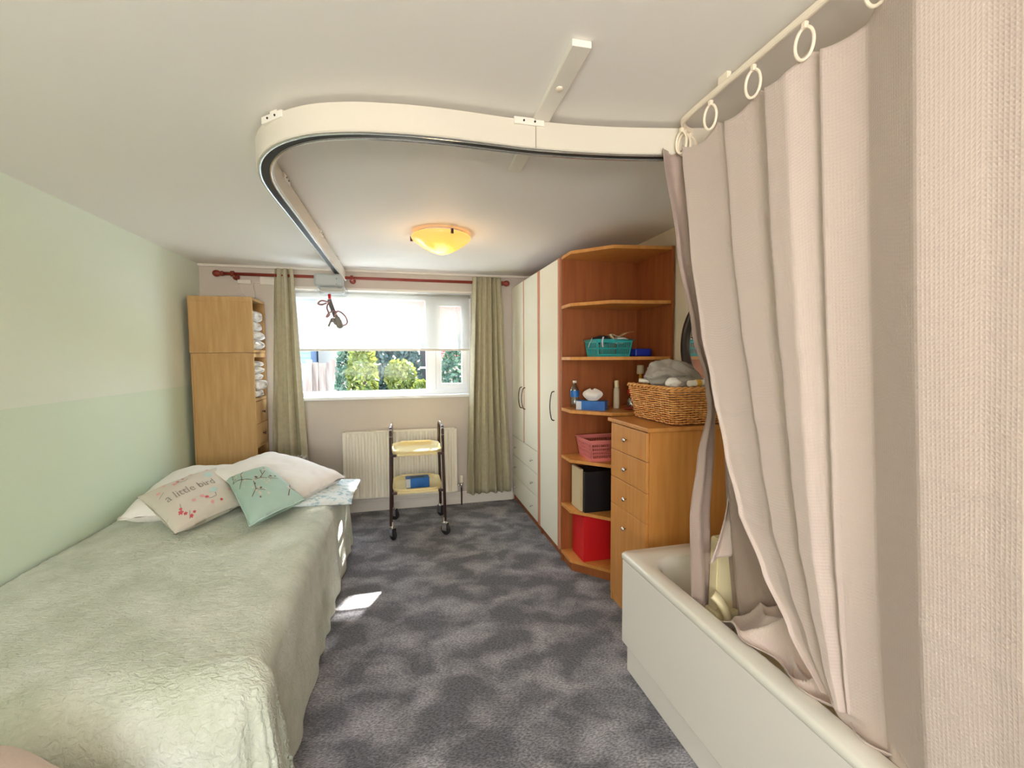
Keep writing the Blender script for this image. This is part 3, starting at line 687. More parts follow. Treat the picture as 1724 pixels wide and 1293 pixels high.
for kk in range(2):
    pts = []
    for k, p in enumerate(rrect(BX0-.033, BX1+.02, BY0-.033, BY1+.033, .022, NS*4)):
        nrm = (p-cB).normalized(); a = k*.55+kk*PI; pts.append(p + nrm*.006*math.cos(a) + V((0, 0, BZ0+BH-.004+.006*math.sin(a))))
    b.tube(pts, .0062, 6, closed=True)
b.build('rim', 'wicker', t)
b = B(); b.box(1.575, 1.605, BY0-.040, BY0-.034, BZ0+BH-.05, BZ0+BH-.02); b.box(1.625, 1.66, BY0-.040, BY0-.034, BZ0+BH-.048, BZ0+BH-.02); build_each(b, 'dark_tag', 'black', t)
lump('folded_garment', (1.53, 2.30, BZ0+BH+.045), .14, 1.05, 1.0, .72, 'grey_cloth', 'crumpled grey jersey garment heaped highest in the wicker basket', 'clothing', 11, fold=.30, sub=5, floor=BZ0+.03)
lump('sleeve', (1.50, 2.13, BZ0+BH+.022), .062, 1.5, .55, .55, 'grey_cloth', 'grey rolled sleeve lying over the front of the wicker basket', 'clothing', 17, fold=.3, sub=4)
lump('rolled_sock', (1.425, 2.12, BZ0+BH+.024), .036, 1.2, .9, .8, 'white_cloth', 'small white rolled cloth at the left corner of the wicker basket', 'cloth', 23, sub=4, fold=.15)
lump('white_towel', (1.60, 2.30, BZ0+BH-.02), .15, .8, 1.0, .4, 'white_cloth', 'white towel under the grey garment in the wicker basket', 'towel', 29, fold=.2, sub=4)
t = thing('white_tube', 'white tube bound with yellow cord on the front rim of the wicker basket', 'tube', (1.50, 2.07, BZ0+BH+.02))
B().tube([(1.475, 2.055, BZ0+BH+.022), (1.76-.02, 2.10, BZ0+BH+.03)], .016, 14).build('tube', 'white_gloss', t)
b = B()
for k in range(4): b.lathe((1.525+.008*k, 2.064+.0012*k, BZ0+BH+.0235), [(.0185, -.003), (.0195, 0), (.0185, .003)], 14, 'X')
build_each(b, 'cord', 'yellow', t)
tag(B().tube([(1.375, 2.39, BZ0+BH+.025), (1.43, 2.34, BZ0+BH+.02)], .012, 12).build('plastic_tube', 'white_gloss', None, origin=(1.375, 2.39, BZ0+BH)), 'short white tube poking over the left rim of the wicker basket', 'tube')

# ------------------------------------------------------------------ mirror
t = thing('wall_mirror', 'round dark-framed mirror half hidden by the shower curtain', 'mirror', (XR, 2.20, 1.59))
def ellring(prof, c, ry, rz, n=56):
    b = B(); R = []
    for (s, dx) in prof: R.append([b.bm.verts.new((c[0]-dx, c[1]+(ry-s)*math.cos(2*PI*k/n), c[2]+(rz-s)*math.sin(2*PI*k/n))) for k in range(n)])
    for i in range(len(R)-1):
        for k in range(n): f = b.bm.faces.new((R[i][k], R[i][(k+1) % n], R[i+1][(k+1) % n], R[i+1][k])); f.smooth = True
    return b
ellring([(0, 0), (0, .012), (.015, .026), (.04, .030), (.075, .022), (.082, .008)], (XR, 2.20, 1.59), .325, .325).build('frame', 'mirror_frame', t)
b = B(); n = 56; b.bm.faces.new([b.bm.verts.new((XR-.010, 2.20+.25*math.cos(2*PI*k/n), 1.59+.25*math.sin(2*PI*k/n))) for k in range(n)]); b.build('glass', 'mirror', t)
b = B()
for a in (.62, .80, -.8): b.ball((XR-.034, 2.20+.285*math.cos(PI*a), 1.59+.285*math.sin(PI*a)), .007, sub=2)
build_each(b, 'stud', 'chrome', t)

# ------------------------------------------------------------------ oak tower on the left, with towels
CX0, CX1, CY0, CY1 = XL+.05, -1.222, 4.205, 4.555
t = thing('oak_shelf_tower', 'tall light oak tower with two drawers between the bed and the window', 'shelf unit', ((CX0+CX1)/2, 4.38, 0))
b = B(); b.box(CX0, CX1, CY0+.004, CY0+.022, 0, 1.572, .002); b.box(CX0, CX1, CY1-.018, CY1, 0, 1.572, .002); b.box(CX0, CX0+.012, CY0, CY1, 0, 1.57)
build_each(b, 'side_panel', 'oak', t)
b = B()
for z0, z1 in ((1.535, 1.572), (1.155, 1.18), (.745, .76), (.05, .07)): b.box(CX0+.01, CX1-.001, CY0+.018, CY1-.016, z0, z1, .001)
build_each(b, 'shelf', 'oak', t)
b = B(); b.box(CX0, CX1, CY0+.0005, CY0+.004, 1.535, 1.572, .001); b.box(CX0, CX1, CY0+.0005, CY0+.004, 0, .04, .001); build_each(b, 'side_rail', 'oak', t)
for z0, z1 in ((.957, 1.150), (.765, .952)):
    d = B().box(CX1-.02, CX1+.002, CY0+.026, CY1-.022, z0, z1, .003).build('drawer', 'oak', t)
    b = B(); b.lathe((CX1+.002, 4.385, (z0+z1)/2), [(.005, 0), (.005, .012), (.013, .016), (.013, .024), (.001, .027)], 14, 'X'); b.build('knob', 'brown_tube', d)
t = thing('oak_shelf_cube', 'light oak open box stacked on top of the oak tower', 'shelf unit', ((CX0+CX1)/2, 4.38, 1.574))
b = B(); b.box(CX0-.004, CX1+.004, CY0-.004, CY0+.016, 1.574, 2.04, .002); b.box(CX0-.004, CX1+.004, CY1-.018, CY1+.002, 1.574, 2.04, .002); b.box(CX0-.004, CX0+.008, CY0, CY1, 1.575, 2.04)
b.box(CX0-.004, CX1+.004, CY0-.0035, CY1, 2.018, 2.042, .002); b.box(CX0-.003, CX1+.003, CY0+.014, CY1-.014, 1.574, 1.600, .001)
b.build('cabinet_box', 'oak', t)
b = B(); b.box(CX0-.004, CX1+.004, CY0-.007, CY0-.004, 2.00, 2.042, .001); b.box(CX0-.004, CX1+.004, CY0-.007, CY0-.004, 1.574, 1.61, .001); build_each(b, 'edge_rail', 'oak', t)
def towel(z, h, dx, dy, seed, label, x1=CX1+.012):
    def f(u, v):
        a = v*2*PI; cs, sn = math.cos(a), math.sin(a)
        rx = math.copysign(abs(cs)**.6, cs); rz = math.copysign(abs(sn)**.7, sn)
        e = min(1, math.sin(PI*u)*2.2)**.5 if 0 < u < 1 else 0
        y = 4.38 + dy + rx*.135*(.9+.1*e)*(.35+.65*e); x = x1+dx+.012 - .30*(1-u) + .006*math.cos(a*2+seed)*u
        zz = z + h/2 + rz*h/2*(.05+.97*e)*(1+.08*nz(x*9+seed, y*9, 0))
        return V((x + (.0 if u < 1 else -.005), y, zz))
    return tag(B().grid(f, 16, 32).build('towel', 'towel', None, origin=(x1-.15, 4.38, z)), label, 'towel', 'white towels in the oak tower')
zz = 1.601
for k, (h, dx, dy, l) in enumerate(((.085, .005, 0, 'lowest white towel in the upper oak box'), (.080, .008, .01, 'second white towel up in the upper oak box'), (.085, -.006, -.01, 'third white towel up in the upper oak box'), (.090, .002, .0, 'topmost white towel in the upper oak box'))):
    towel(zz, h, dx, dy, k, l); zz += h-.001
zz = 1.181
for k, (h, dx, dy, l) in enumerate(((.065, -.01, 0, 'lowest white towel in the oak tower opening above the drawers'), (.085, .02, .01, 'second white towel up above the drawers, bulging furthest out'), (.060, -.012, -.005, 'third white towel up in the oak tower above the drawers'), (.060, -.004, .0, 'fourth white towel up in the oak tower above the drawers'), (.055, -.01, .005, 'topmost white towel in the oak tower above the drawers'))):
    towel(zz, h, dx, dy, k+9, l); zz += h-.001
# grey heater behind the pillows
t = thing('fan_heater', 'grey ribbed metal box behind the pillows below the left curtain', 'heater', (-.93, 4.20, 0))
B().box(-1.03, -.84, 4.10, 4.30, .0, .64, .012).build('body', 'grey_mid', t)
b = B()
for k in range(6): b.box(-1.02+k*.032, -1.006+k*.032, 4.11, 4.29, .638, .662, .003)
build_each(b, 'fin', 'alu', t)

# ------------------------------------------------------------------ bed
BXL, BXR, BYF, BYH, BZ = -1.70, -.455, 1.42, 3.76, .545
t = thing('bed', 'single bed base and mattress along the green wall', 'bed', (-1.08, 2.6, 0))
B().box(BXL+.05, BXR-.10, BYF+.20, BYH-.02, .04, .30, .01).build('base', 'white_cloth', t)
B().box(BXL+.02, BXR-.085, BYF+.19, BYH, .30, BZ-.036, .08, 4).build('mattress', 'white_cloth', t)
def drape(p, q):
    """p across 0..1 from wall side to room side, q along 0..1 from head to foot; cloth lengths beyond the edges hang down"""
    sx = -.02 + p*(BXR-BXL+.56+.02); sy = -.02 + q*(BYH-BYF+.52)      # flat cloth coordinates from the wall/head corner
    wx, wy = BXR-BXL, BYH-BYF+.0
    RX_, RY_ = .075, .17
    ox, oy = max(0, sx-(wx-RX_)), max(0, sy-(wy-RY_))
    d = math.hypot(ox, oy); R = RX_ + ((RY_-RX_)*(oy/(ox+oy)) if ox+oy > 0 else 0)
    x = BXL+min(sx, wx-RX_); y = BYH-min(sy, wy-RY_)
    if d > 0:
        nx, ny = ox/d, oy/d
        if d < R*PI/2: a = d/R; out = R*math.sin(a)-0; dn = R*(1-math.cos(a))
        else: out = R; dn = R + (d-R*PI/2)
        hang = max(0, min(1, (dn-.03)/.45))
        ang = math.atan2(oy, ox)
        corner = math.sin(2*ang)
        s = (sy*(1-abs(ny)) + (-sx)*(abs(ny)) + ang*.35)
        fold = .5+.5*math.sin(s*27+1.8*math.sin(s*5.3)+1.5*nz(s*3, 1, 4)+dn*2)
        fold = fold**1.5
        out += hang*(.022+.030*fold*(1-.45*hang)) + corner*hang*(.05+.035*math.sin(ang*9))
        x += nx*out; y -= ny*out
        z = BZ - dn
    else: z = BZ
    soft = 1.0 if d == 0 else max(0, 1-d/.1)
    z += soft*(.008*nz(x*1.6, y*1.3, 2)*2 + .005*nz(x*5, y*5, 7) - .018*math.exp(-((sx)/.10)**2))
    fz = .35+.65*max(0, min(1, .5+1.6*nz(x*2.2, y*2.2, 5)))
    z += fz*(.0045*nz(x*24, y*34, z*24) + .0025*nz(x*50, y*60, z*50))
    x += fz*.003*nz(x*26+9, y*22, z*26)
    return V((x, y, max(z, .012+.004*nz(x*9, y*9, 3))))
o = B().grid(drape, 250, 300).build('fleece_blanket', 'blanket', None, origin=(-1.08, 2.6, BZ), solid=.006)
tag(o, 'sage green fleece blanket draped over the bed down to the carpet', 'blanket')
# cream pouffe just entering the frame at the bottom left
lump('pouffe', (-1.01, 1.12, .33), .32, 1.0, .80, 1.06, 'slab', 'cream plush pouffe at the foot of the bed, cut by the bottom left corner', 'pouffe', 3, fold=.05, sub=4, floor=.004)

def soft_quad(c, T, pinch=.05, pw=2.8, seed=0, wr=.004, up=None):
    BL, BR, TR, TL = [V(p) for p in c]
    n = (BR-BL).cross(TL-BL).normalized()
    if n.z < 0: n = -n
    def S(u, v, side, off=0.0):        # u,v in -1..1
        uu = u*(1-pinch*(1-abs(v)**3)*abs(u)**2); vv = v*(1-pinch*(1-abs(u)**2)*abs(v)**2)
        a, b_ = (uu+1)/2, (vv+1)/2
        P = BL*(1-a)*(1-b_) + BR*a*(1-b_) + TR*a*b_ + TL*(1-a)*b_
        h = max(0, (1-abs(u)**pw)*(1-abs(v)**pw))**.50
        w = wr*(nz(P.x*7+seed, P.y*7, seed)+.6*nz(P.x*18, P.y*18+seed, 1))*(.4+h) + wr*1.6*math.sin((u*v)*9+seed)*max(0, abs(u*v)-.25)
        return P + n*side*(T/2*h + w + off) + n*0
    return S
def soft_body(S, N=44):
    b = B()
    for side in (1, -1):
        G = [[b.bm.verts.new(S(-1+2*i/N, -1+2*j/N, side)) for j in range(N+1)] for i in range(N+1)]
        for i in range(N):
            for j in range(N): f = b.bm.faces.new((G[i][j], G[i+1][j], G[i+1][j+1], G[i][j+1])); f.smooth = True
    bmesh.ops.remove_doubles(b.bm, verts=b.bm.verts, dist=.0008)
    return b
def edge_path(S, n=24):
    P = []
    for k in range(n): P.append(S(-1+2*k/n, -1, 1, -.001))
    for k in range(n): P.append(S(1, -1+2*k/n, 1, -.001))
    for k in range(n): P.append(S(1-2*k/n, 1, 1, -.001))
    for k in range(n): P.append(S(-1, 1-2*k/n, 1, -.001))
    return P
# pillows
S = soft_quad([(-1.61, 2.98, .60), (-1.14, 2.99, .60), (-1.12, 3.84, .66), (-1.66, 3.80, .67)], .22, .05, seed=3, wr=.007)
tag(soft_body(S).build('pillow', 'white_cloth', None, origin=(-1.36, 3.4, .56)), 'plain white pillow lying against the green wall behind the cream cushion', 'pillow')
S = soft_quad([(-.69, 2.96, .612), (-.42, 3.47, .64), (-1.05, 3.93, .76), (-1.32, 3.38, .72)], .19, .05, seed=8, wr=.007)
tag(soft_body(S).build('pillow', 'white_cloth', None, origin=(-.87, 3.45, .6)), 'plain white pillow behind the turquoise cushion, leaning towards the oak tower', 'pillow')
S = soft_quad([(-.80, 3.06, .575), (-.345, 3.10, .545), (-.33, 3.66, .56), (-.98, 3.72, .60)], .07, .04, seed=12, wr=.004)
mpat = mat('pale_blue_floral_cotton', srgb(226, 234, 236), 0.85, col2=srgb(160, 190, 200), cscale=26, cpos=(.5, .62))
tag(soft_body(S, 24).build('pillow', mpat, None, origin=(-.6, 3.4, .55)), 'pale blue patterned pillow poking out under the white one at the bed edge', 'pillow')

# decorations printed on cushions, joined to the cushion mesh as extra material faces
def ribbon(b, S, pts, w, mi, off=.0022):
    P = []
    for (u0, v0), (u1, v1) in zip(pts, pts[1:]):
        for k in range(7): P.append((u0+(u1-u0)*k/7, v0+(v1-v0)*k/7))
    P.append(pts[-1]); prev = None
    for i, (u, v) in enumerate(P):
        du = P[min(i+1, len(P)-1)][0]-P[max(i-1, 0)][0]; dv = P[min(i+1, len(P)-1)][1]-P[max(i-1, 0)][1]; L = math.hypot(du, dv) or 1
        a = b.bm.verts.new(S(u-dv/L*w, v+du/L*w, 1, off)); c = b.bm.verts.new(S(u+dv/L*w, v-du/L*w, 1, off))
        if prev: f = b.bm.faces.new((prev[0], a, c, prev[1])); f.material_index = mi
        prev = (a, c)
def blob(b, S, u, v, r, mi, off=.0026, asp=1.0, n=10, ph=0, pet=0):
    c = b.bm.verts.new(S(u, v, 1, off)); R = []
    for k in range(n):
        a = 2*PI*k/n; rr = r*(1+pet*math.cos(5*a+ph)); R.append(b.bm.verts.new(S(u+rr*math.cos(a), v+rr*math.sin(a)*asp, 1, off)))
    for k in range(n): f = b.bm.faces.new((c, R[k], R[(k+1) % n])); f.material_index = mi
MT['ink'] = mat('grey_ink', srgb(150, 142, 134), .8); MT['rose'] = mat('rose_ink', srgb(206, 84, 96), .8); MT['blush'] = mat('blush_ink', srgb(232, 170, 170), .8); MT['pale_teal'] = mat('pale_teal_ink', srgb(190, 214, 208), .8)
MT['twig'] = mat('brown_ink', srgb(112, 86, 72), .8); MT['petal'] = mat('pale_petal_ink', srgb(212, 204, 190), .8)
MT['cream_cotton'] = mat('cream_cotton', srgb(216, 208, 196), .85, bump=.1, bscale=40); MT['duck_egg'] = mat('duck_egg_cotton', srgb(172, 200, 190), .7, bump=.1, bscale=40)
S = soft_quad([(-1.195, 2.69, .585), (-.99, 3.12, .60), (-1.30, 3.55, .745), (-1.55, 3.07, .70)], .15, .06, seed=5, wr=.004)
# u runs along the long edge here: BL->BR is the bottom edge
b = soft_body(S)
rnd = random.Random(4)
for (u, v, r, mi) in ((-.70, -.62, .060, 2), (-.62, -.72, .045, 2), (-.66, -.52, .040, 2), (-.52, -.86, .045, 2), (-.42, -.80, .038, 2), (-.05, -.42, .060, 3), (.04, -.52, .050, 2), (-.28, -.45, .05, 3), (-.35, .52, .055, 3), (-.25, .60, .04, 2), (-.1, .66, .035, 2), (.62, .80, .045, 2), (.50, .42, .13, 4), (.30, -.35, .11, 4), (-.78, .45, .05, 3), (-.55, .70, .04, 3), (.1, -.75, .05, 3), (.35, -.78, .04, 2), (.75, -.5, .05, 3), (.15, .8, .05, 3)):
    blob(b, S, u, v, r, mi, pet=.25, n=20, ph=rnd.random()*6)
for pts in (((.0, -.5), (.12, -.62), (.28, -.60), (.30, -.45)), ((-.30, .55), (-.12, .48), (.0, .55)), ((-.85, .25), (-.68, .38)), ((-.5, -.7), (-.58, -.9)), ((-.66, -.55), (-.6, -.35))): ribbon(b, S, pts, .008, 1)
# printed words
tc = bpy.data.curves.new('words', 'FONT'); tc.body = 'a little bird'; tc.size = 1.0; tc.align_x = 'LEFT'; tc.resolution_u = 2
to = bpy.data.objects.new('words', tc); COL.objects.link(to)
dg = bpy.context.evaluated_depsgraph_get(); tm = bpy.data.meshes.new_from_object(to.evaluated_get(dg))
xs = [v.co.x for v in tm.vertices]; sc_u = 1.28/(max(xs)-min(xs)); vm = []
for v in tm.vertices:
    vm.append(b.bm.verts.new(S(-.78 + (v.co.x-min(xs))*sc_u, .02 + (v.co.y-.25)*.40, 1, .0026)))
for p in tm.polygons:
    try: f = b.bm.faces.new([vm[i] for i in p.vertices]); f.material_index = 1
    except ValueError: pass
bpy.data.objects.remove(to); bpy.data.curves.remove(tc); bpy.data.meshes.remove(tm)
o = b.build('cushion', ['cream_cotton', 'ink', 'rose', 'blush', 'pale_teal'], None, origin=(-1.26, 3.1, .6), recalc=False)
tag(o, 'cream oblong cushion printed with words and red flowers on the bed', 'cushion')
S = soft_quad([(-.835, 2.69, .600), (-.60, 2.95, .645), (-.895, 3.27, .79), (-1.15, 3.30, .715)], .155, .05, seed=9, wr=.004)
b = soft_body(S)
for pts in (((-.95, .55), (-.6, .35), (-.25, .12), (.05, .10), (.4, .35), (.55, .62)), ((-.25, .12), (-.35, -.25), (-.62, -.45)), ((.05, .10), (.35, -.05), (.6, -.15)), ((-.6, .35), (-.5, .62), (-.3, .8)), ((-.6, .35), (-.85, .1)), ((-.35, -.25), (-.1, -.45)), ((.5, -.85), (.75, -.6), (.95, -.35)), ((.75, -.6), (.9, -.75)), ((-.8, .85), (-.92, .5)), ((.2, .22), (.3, .5))): ribbon(b, S, pts, .012, 1)
for k in range(46):
    u, v = rnd.choice([(-.2, .1), (-.4, -.25), (.1, -.1), (.35, -.1), (-.65, .4), (-.85, .7), (.8, -.6), (.15, .3), (-.1, -.4)]); u += rnd.gauss(0, .13); v += rnd.gauss(0, .13)
    if abs(u) < .93 and abs(v) < .93: blob(b, S, u, v, rnd.uniform(.025, .055), rnd.choice([2, 2, 2, 1]), pet=.3, n=15, ph=rnd.random()*6, asp=rnd.uniform(.5, 1.2))
b.tube(edge_path(S), .0035, 6, closed=True, mi=3)
o = b.build('cushion', ['duck_egg', 'twig', 'petal', 'pale_teal'], None, origin=(-.87, 3.05, .6), recalc=False)
tag(o, 'duck-egg blue square cushion with a blossom branch print on the bed', 'cushion')

# ------------------------------------------------------------------ ceiling light
t = thing('ceiling_light', 'round alabaster glass ceiling lamp glowing orange', 'ceiling lamp', (.28, 3.12, H))
B().lathe((.28, 3.12, H), [(.001, -.14), (.03, -.137), (.075, -.122), (.12, -.097), (.165, -.066), (.195, -.045), (.202, -.030), (.195, -.022)], 48, cap=False).build('glass_bowl', 'lamp', t, solid=.003)
B().lathe((.28, 3.12, H), [(.14, 0), (.165, -.004), (.165, -.028), (.14, -.03)], 40).build('ceiling_plate', 'white_gloss', t)
for a in (-75, 165, 45):
    ca, sa = math.cos(math.radians(a)), math.sin(math.radians(a))
    B().box(-.008, .008, -.008, .010, -.05, -.018, .003, xf=Matrix.Translation((.28+.203*ca, 3.12+.203*sa, H)) @ Matrix.Rotation(math.radians(a-90), 4, 'Z')).build('clip', 'brown_tube', t)

# ------------------------------------------------------------------ hoist track
t = thing('hoist_track', 'ivory ceiling hoist track curving from the window to the shower curtain', 'hoist track', (-.2, 2.6, H))
path = [(-.530, 4.54), (-.530, 3.6), (-.530, 2.6), (-.530, 2.2), (-.515, 2.02), (-.47, 1.87), (-.39, 1.745), (-.28, 1.655), (-.15, 1.605), (0, 1.58), (.15, 1.572), (.3, 1.575), (.45, 1.578), (.62, 1.568), (.78, 1.548), (.95, 1.515), (1.10, 1.48), (1.3, 1.44), (1.735, 1.40)]
pp = bez([(x, y, 0) for x, y in path], 8)
def sweep(b, prof, P, mi=0):
    R = []
    for i, p in enumerate(P):
        tt = (P[min(i+1, len(P)-1)]-P[max(i-1, 0)]).normalized(); nn = V((-tt.y, tt.x, 0))
        R.append([b.bm.verts.new(V((p.x, p.y, z)) + nn*s) for s, z in prof])
    n = len(prof)
    for i in range(len(R)-1):
        for k in range(n): b.bm.faces.new((R[i][k], R[i][(k+1) % n], R[i+1][(k+1) % n], R[i+1][k])).material_index = mi
    b.bm.faces.new(R[0]); b.bm.faces.new(R[-1][::-1]); return b
TT, TB, hw = 2.350, 2.258, .031
sweep(B(), [(-hw, TT), (hw, TT), (hw, TB+.004), (hw-.004, TB), (.015, TB), (.015, TB+.03), (-.015, TB+.03), (-.015, TB), (-hw+.004, TB), (-hw, TB+.004)], pp).build('rail', 'track', t)
sweep(B(), [(-.0148, TB+.0005), (-.0148, TB+.028), (.0148, TB+.028), (.0148, TB+.0005)], pp).build('slot', 'dark', t)
for s in (-1, 1): sweep(B(), [(s*.015, TB-.003), (s*.020, TB-.004), (s*.024, TB-.001), (s*.015, TB)], pp).build('slot_lip', 'alu', t)
for (x, y, a) in ((-.39, 1.745, 135), (.45, 1.578, 0), (-.530, 3.2, 90), (-.530, 2.28, 90), (-.530, 4.0, 90)):
    xf = Matrix.Translation((x, y, 0)) @ Matrix.Rotation(math.radians(a if a != 135 else -42), 4, 'Z')
    b = B(); b.box(-.055, .055, -.038, .038, TT-.018, TT+.006, .002, xf=xf); b.box(-.018, .018, -.03, .03, TT, H-.001, .001, xf=xf) if y != 1.578 else None
    br = b.build('bracket', 'white_gloss', t)
    b = B()
    for k in (-.02, .02):
        for s_ in (-1, 1): b.lathe(xf @ V((k, s_*.0385, TT-.006)), [(.0035, -.002), (.0035, .002)], 10, 'Y' if abs(a) != 90 else 'X')
    build_each(b, 'screw', 'dark', br)
for q in (3, ): b = B(); b.box(.474, .4755, 1.546, 1.545, TB, TT); b.build('joint', 'dark', t)
xb = Matrix.Translation((.497, 1.57, 0)) @ Matrix.Rotation(math.radians(-1.5), 4, 'Z')
t = thing('timber_batten', 'white painted timber batten on the ceiling crossing above the hoist track', 'batten', (.49, 1.57, H))
B().box(-.028, .028, -.41, .42, TT+.001, H-.0005, .002, xf=xb).build('batten', 'white_gloss', t)
B().ball(xb @ V((0, -.22, TT)), .014, sx=.8, sz=.4, sub=2).build('filler_patch', 'ring', t)

# hoist motor
t = thing('hoist_motor', 'grey and clear hoist motor unit hanging from the track in front of the window', 'hoist motor', (-.585, 4.19, 2.16))
B().box(-.708, -.49, 4.085, 4.30, 2.135, 2.245, .022, 4).build('housing', 'grey_plastic', t)
B().box(-.690, -.455, 4.10, 4.31, 2.075, 2.15, .030, 4).build('lower_cover', 'clear_plastic', t)
B().box(-.672, -.475, 4.115, 4.295, 2.095, 2.14, .02, 3).build('chassis', 'white_gloss', t)
B().box(-.548, -.512, 4.16, 4.22, 2.245, 2.262, .002).build('trolley_carriage', 'dark', t)
b = B(); b.lathe((-.525, 4.084, 2.20), [(.004, 0), (.004, -.004)], 10, 'Y'); b.lathe((-.525, 4.084, 2.155), [(.003, 0), (.003, -.004)], 10, 'Y'); build_each(b, 'button', 'dark', t)
B().tube([(-.600, 4.18, 2.08), (-.598, 4.18, 2.04)], .012, 8).build('strap_clip', 'red', t)
B().tube([(-.603, 4.185, 2.03), (-.600, 4.18, 2.01)], .010, 8).build('strap_clip', 'red', t)
t = thing('lifting_strap', 'dark grey rolled lifting strap with a handset hanging under the hoist motor', 'strap', (-.58, 4.18, 2.03))
B().tube(bez([(-.602, 4.18, 2.035), (-.590, 4.18, 1.99), (-.570, 4.18, 1.93), (-.555, 4.18, 1.885)], 6), .017, 12, ry=.012).build('strap', 'grey_dark', t)
B().tube(bez([(-.552, 4.17, 1.90), (-.535, 4.165, 1.86), (-.520, 4.16, 1.815), (-.508, 4.155, 1.785)], 6), [.014]*4+[.022]*4+[.026]*4+[.028]*4+[.022]*2+[.012], 12).build('handset', 'grey_mid', t)
b = B(); b.ball((-.575, 4.17, 1.855), .022, sz=.9, sub=2); b.tube([(-.585, 4.17, 1.865), (-.612, 4.17, 1.80)], .008, 8); b.ball((-.55, 4.17, 1.835), .022, sub=2); build_each(b, 'carry_hook', 'grey_mid', t)
b = B()
b.tube(bez([(-.60, 4.17, 2.02), (-.62, 4.16, 1.96), (-.60, 4.15, 1.90), (-.625, 4.15, 1.88), (-.60, 4.14, 1.915), (-.55, 4.14, 1.93), (-.56, 4.14, 1.88), (-.53, 4.14, 1.93), (-.48, 4.14, 1.90), (-.455, 4.15, 1.85), (-.47, 4.15, 1.815), (-.52, 4.15, 1.805)], 8), .0065, 6)
b.tube(bez([(-.605, 4.17, 2.01), (-.66, 4.16, 2.02), (-.69, 4.16, 1.995), (-.66, 4.15, 1.985), (-.62, 4.15, 2.0)], 8), .007, 6)
build_each(b, 'handset_cable', 'mauve', t)

# ------------------------------------------------------------------ bath
t = thing('bath', 'white acrylic bath with a plain front panel along the right wall', 'bath', (1.38, 1.05, 0))
AX0, AX1, AY0, AY1, AZ = 1.012, 1.745, .20, 1.915, .582
def loop(x0, x1, y0, y1, r, z, n=8):
    P = []
    for (cx_, cy_, a0) in ((x1-r, y1-r, 0), (x0+r, y1-r, 90), (x0+r, y0+r, 180), (x1-r, y0+r, 270)):
        for k in range(n+1): a = math.radians(a0+90*k/n); P.append(V((cx_+r*math.cos(a), cy_+r*math.sin(a), z)))
    return P
LP = [loop(AX0+.004, AX1, AY0, AY1-.004, .012, AZ-.034), loop(AX0, AX1, AY0, AY1, .016, AZ-.028), loop(AX0, AX1, AY0, AY1, .018, AZ-.008), loop(AX0+.008, AX1-.002, AY0+.006, AY1-.008, .018, AZ),
      loop(AX0+.068, AX1-.055, AY0+.10, AY1-.105, .13, AZ), loop(AX0+.078, AX1-.065, AY0+.11, AY1-.115, .13, AZ-.006), loop(AX0+.086, AX1-.073, AY0+.12, AY1-.125, .135, AZ-.025), loop(AX0+.105, AX1-.09, AY0+.15, AY1-.16, .15, AZ-.20), loop(AX0+.14, AX1-.12, AY0+.2, AY1-.23, .15, AZ-.40), loop(AX0+.19, AX1-.17, AY0+.26, AY1-.32, .13, AZ-.43)]
b = B(); R = [[b.bm.verts.new(p) for p in l] for l in LP]
for i in range(len(R)-1):
    n = len(R[i])
    for k in range(n): f = b.bm.faces.new((R[i][k], R[i][(k+1) % n], R[i+1][(k+1) % n], R[i+1][k])); f.smooth = True
b.bm.faces.new(R[-1]); b.build('tub', 'bath', t, recalc=False)
b = B(); b.box(AX0+.006, AX0+.024, AY0, AY1-.008, .135, AZ-.036, .005, 3); b.build('front_panel', 'panel', t)
b = B(); b.box(AX0+.024, AX0+.036, AY0, AY1-.03, 0, .14, .003); b.box(AX0+.034, AX1, AY1-.045, AY1-.034, 0, .14, .002); b.build('plinth', 'panel', t)
b = B(); b.box(AX0+.024, AX1, AY1-.026, AY1-.010, .135, AZ-.036, .004); b.build('end_panel', 'panel', t)

# bath lift (cream) standing in the tub
t = thing('bath_lift', 'cream plastic bath lift seat standing inside the bath behind the curtain', 'bath lift', (1.25, 1.40, .30))
def panel(pts, th):   # pts quad, thickness along y
    b = B(); A = [b.bm.verts.new(p) for p in pts]; C = [b.bm.verts.new((p[0], p[1]+th, p[2])) for p in pts]; n = len(pts)
    b.bm.faces.new(A); b.bm.faces.new(C[::-1])
    for k in range(n): b.bm.faces.new((A[k], C[k], C[(k+1) % n], A[(k+1) % n]))
    bmesh.ops.bevel(b.bm, geom=list(b.bm.edges), offset=.006, segments=2, affect='EDGES'); return b
b = panel([(1.195, 1.46, .80), (1.245, 1.46, .80), (1.33, 1.44, .40), (1.17, 1.44, .40)], .05)
b.build('backrest', 'lift', t)
b = B(); b.box(1.16, 1.345, 1.415, 1.50, .395, .525, .012, 2)
for k in range(4): b.box(1.215+k*.025, 1.227+k*.025, 1.405, 1.42, .40, .51, .004)
b.build('backrest_pocket', 'lift', t)
b = B(); b.tube(bez([(1.155, 1.44, .60), (1.175, 1.42, .575), (1.195, 1.40, .52), (1.195, 1.39, .44)], 6), .016, 8, ry=.03); b.build('side_wing', 'lift', t)
b = B(); b.box(1.2, 1.55, .85, 1.40, .33, .365, .012); b.build('seat', 'lift', t)
b = B(); b.box(1.28, 1.46, 1.0, 1.35, .152, .33, .02); b.build('base', 'lift', t)

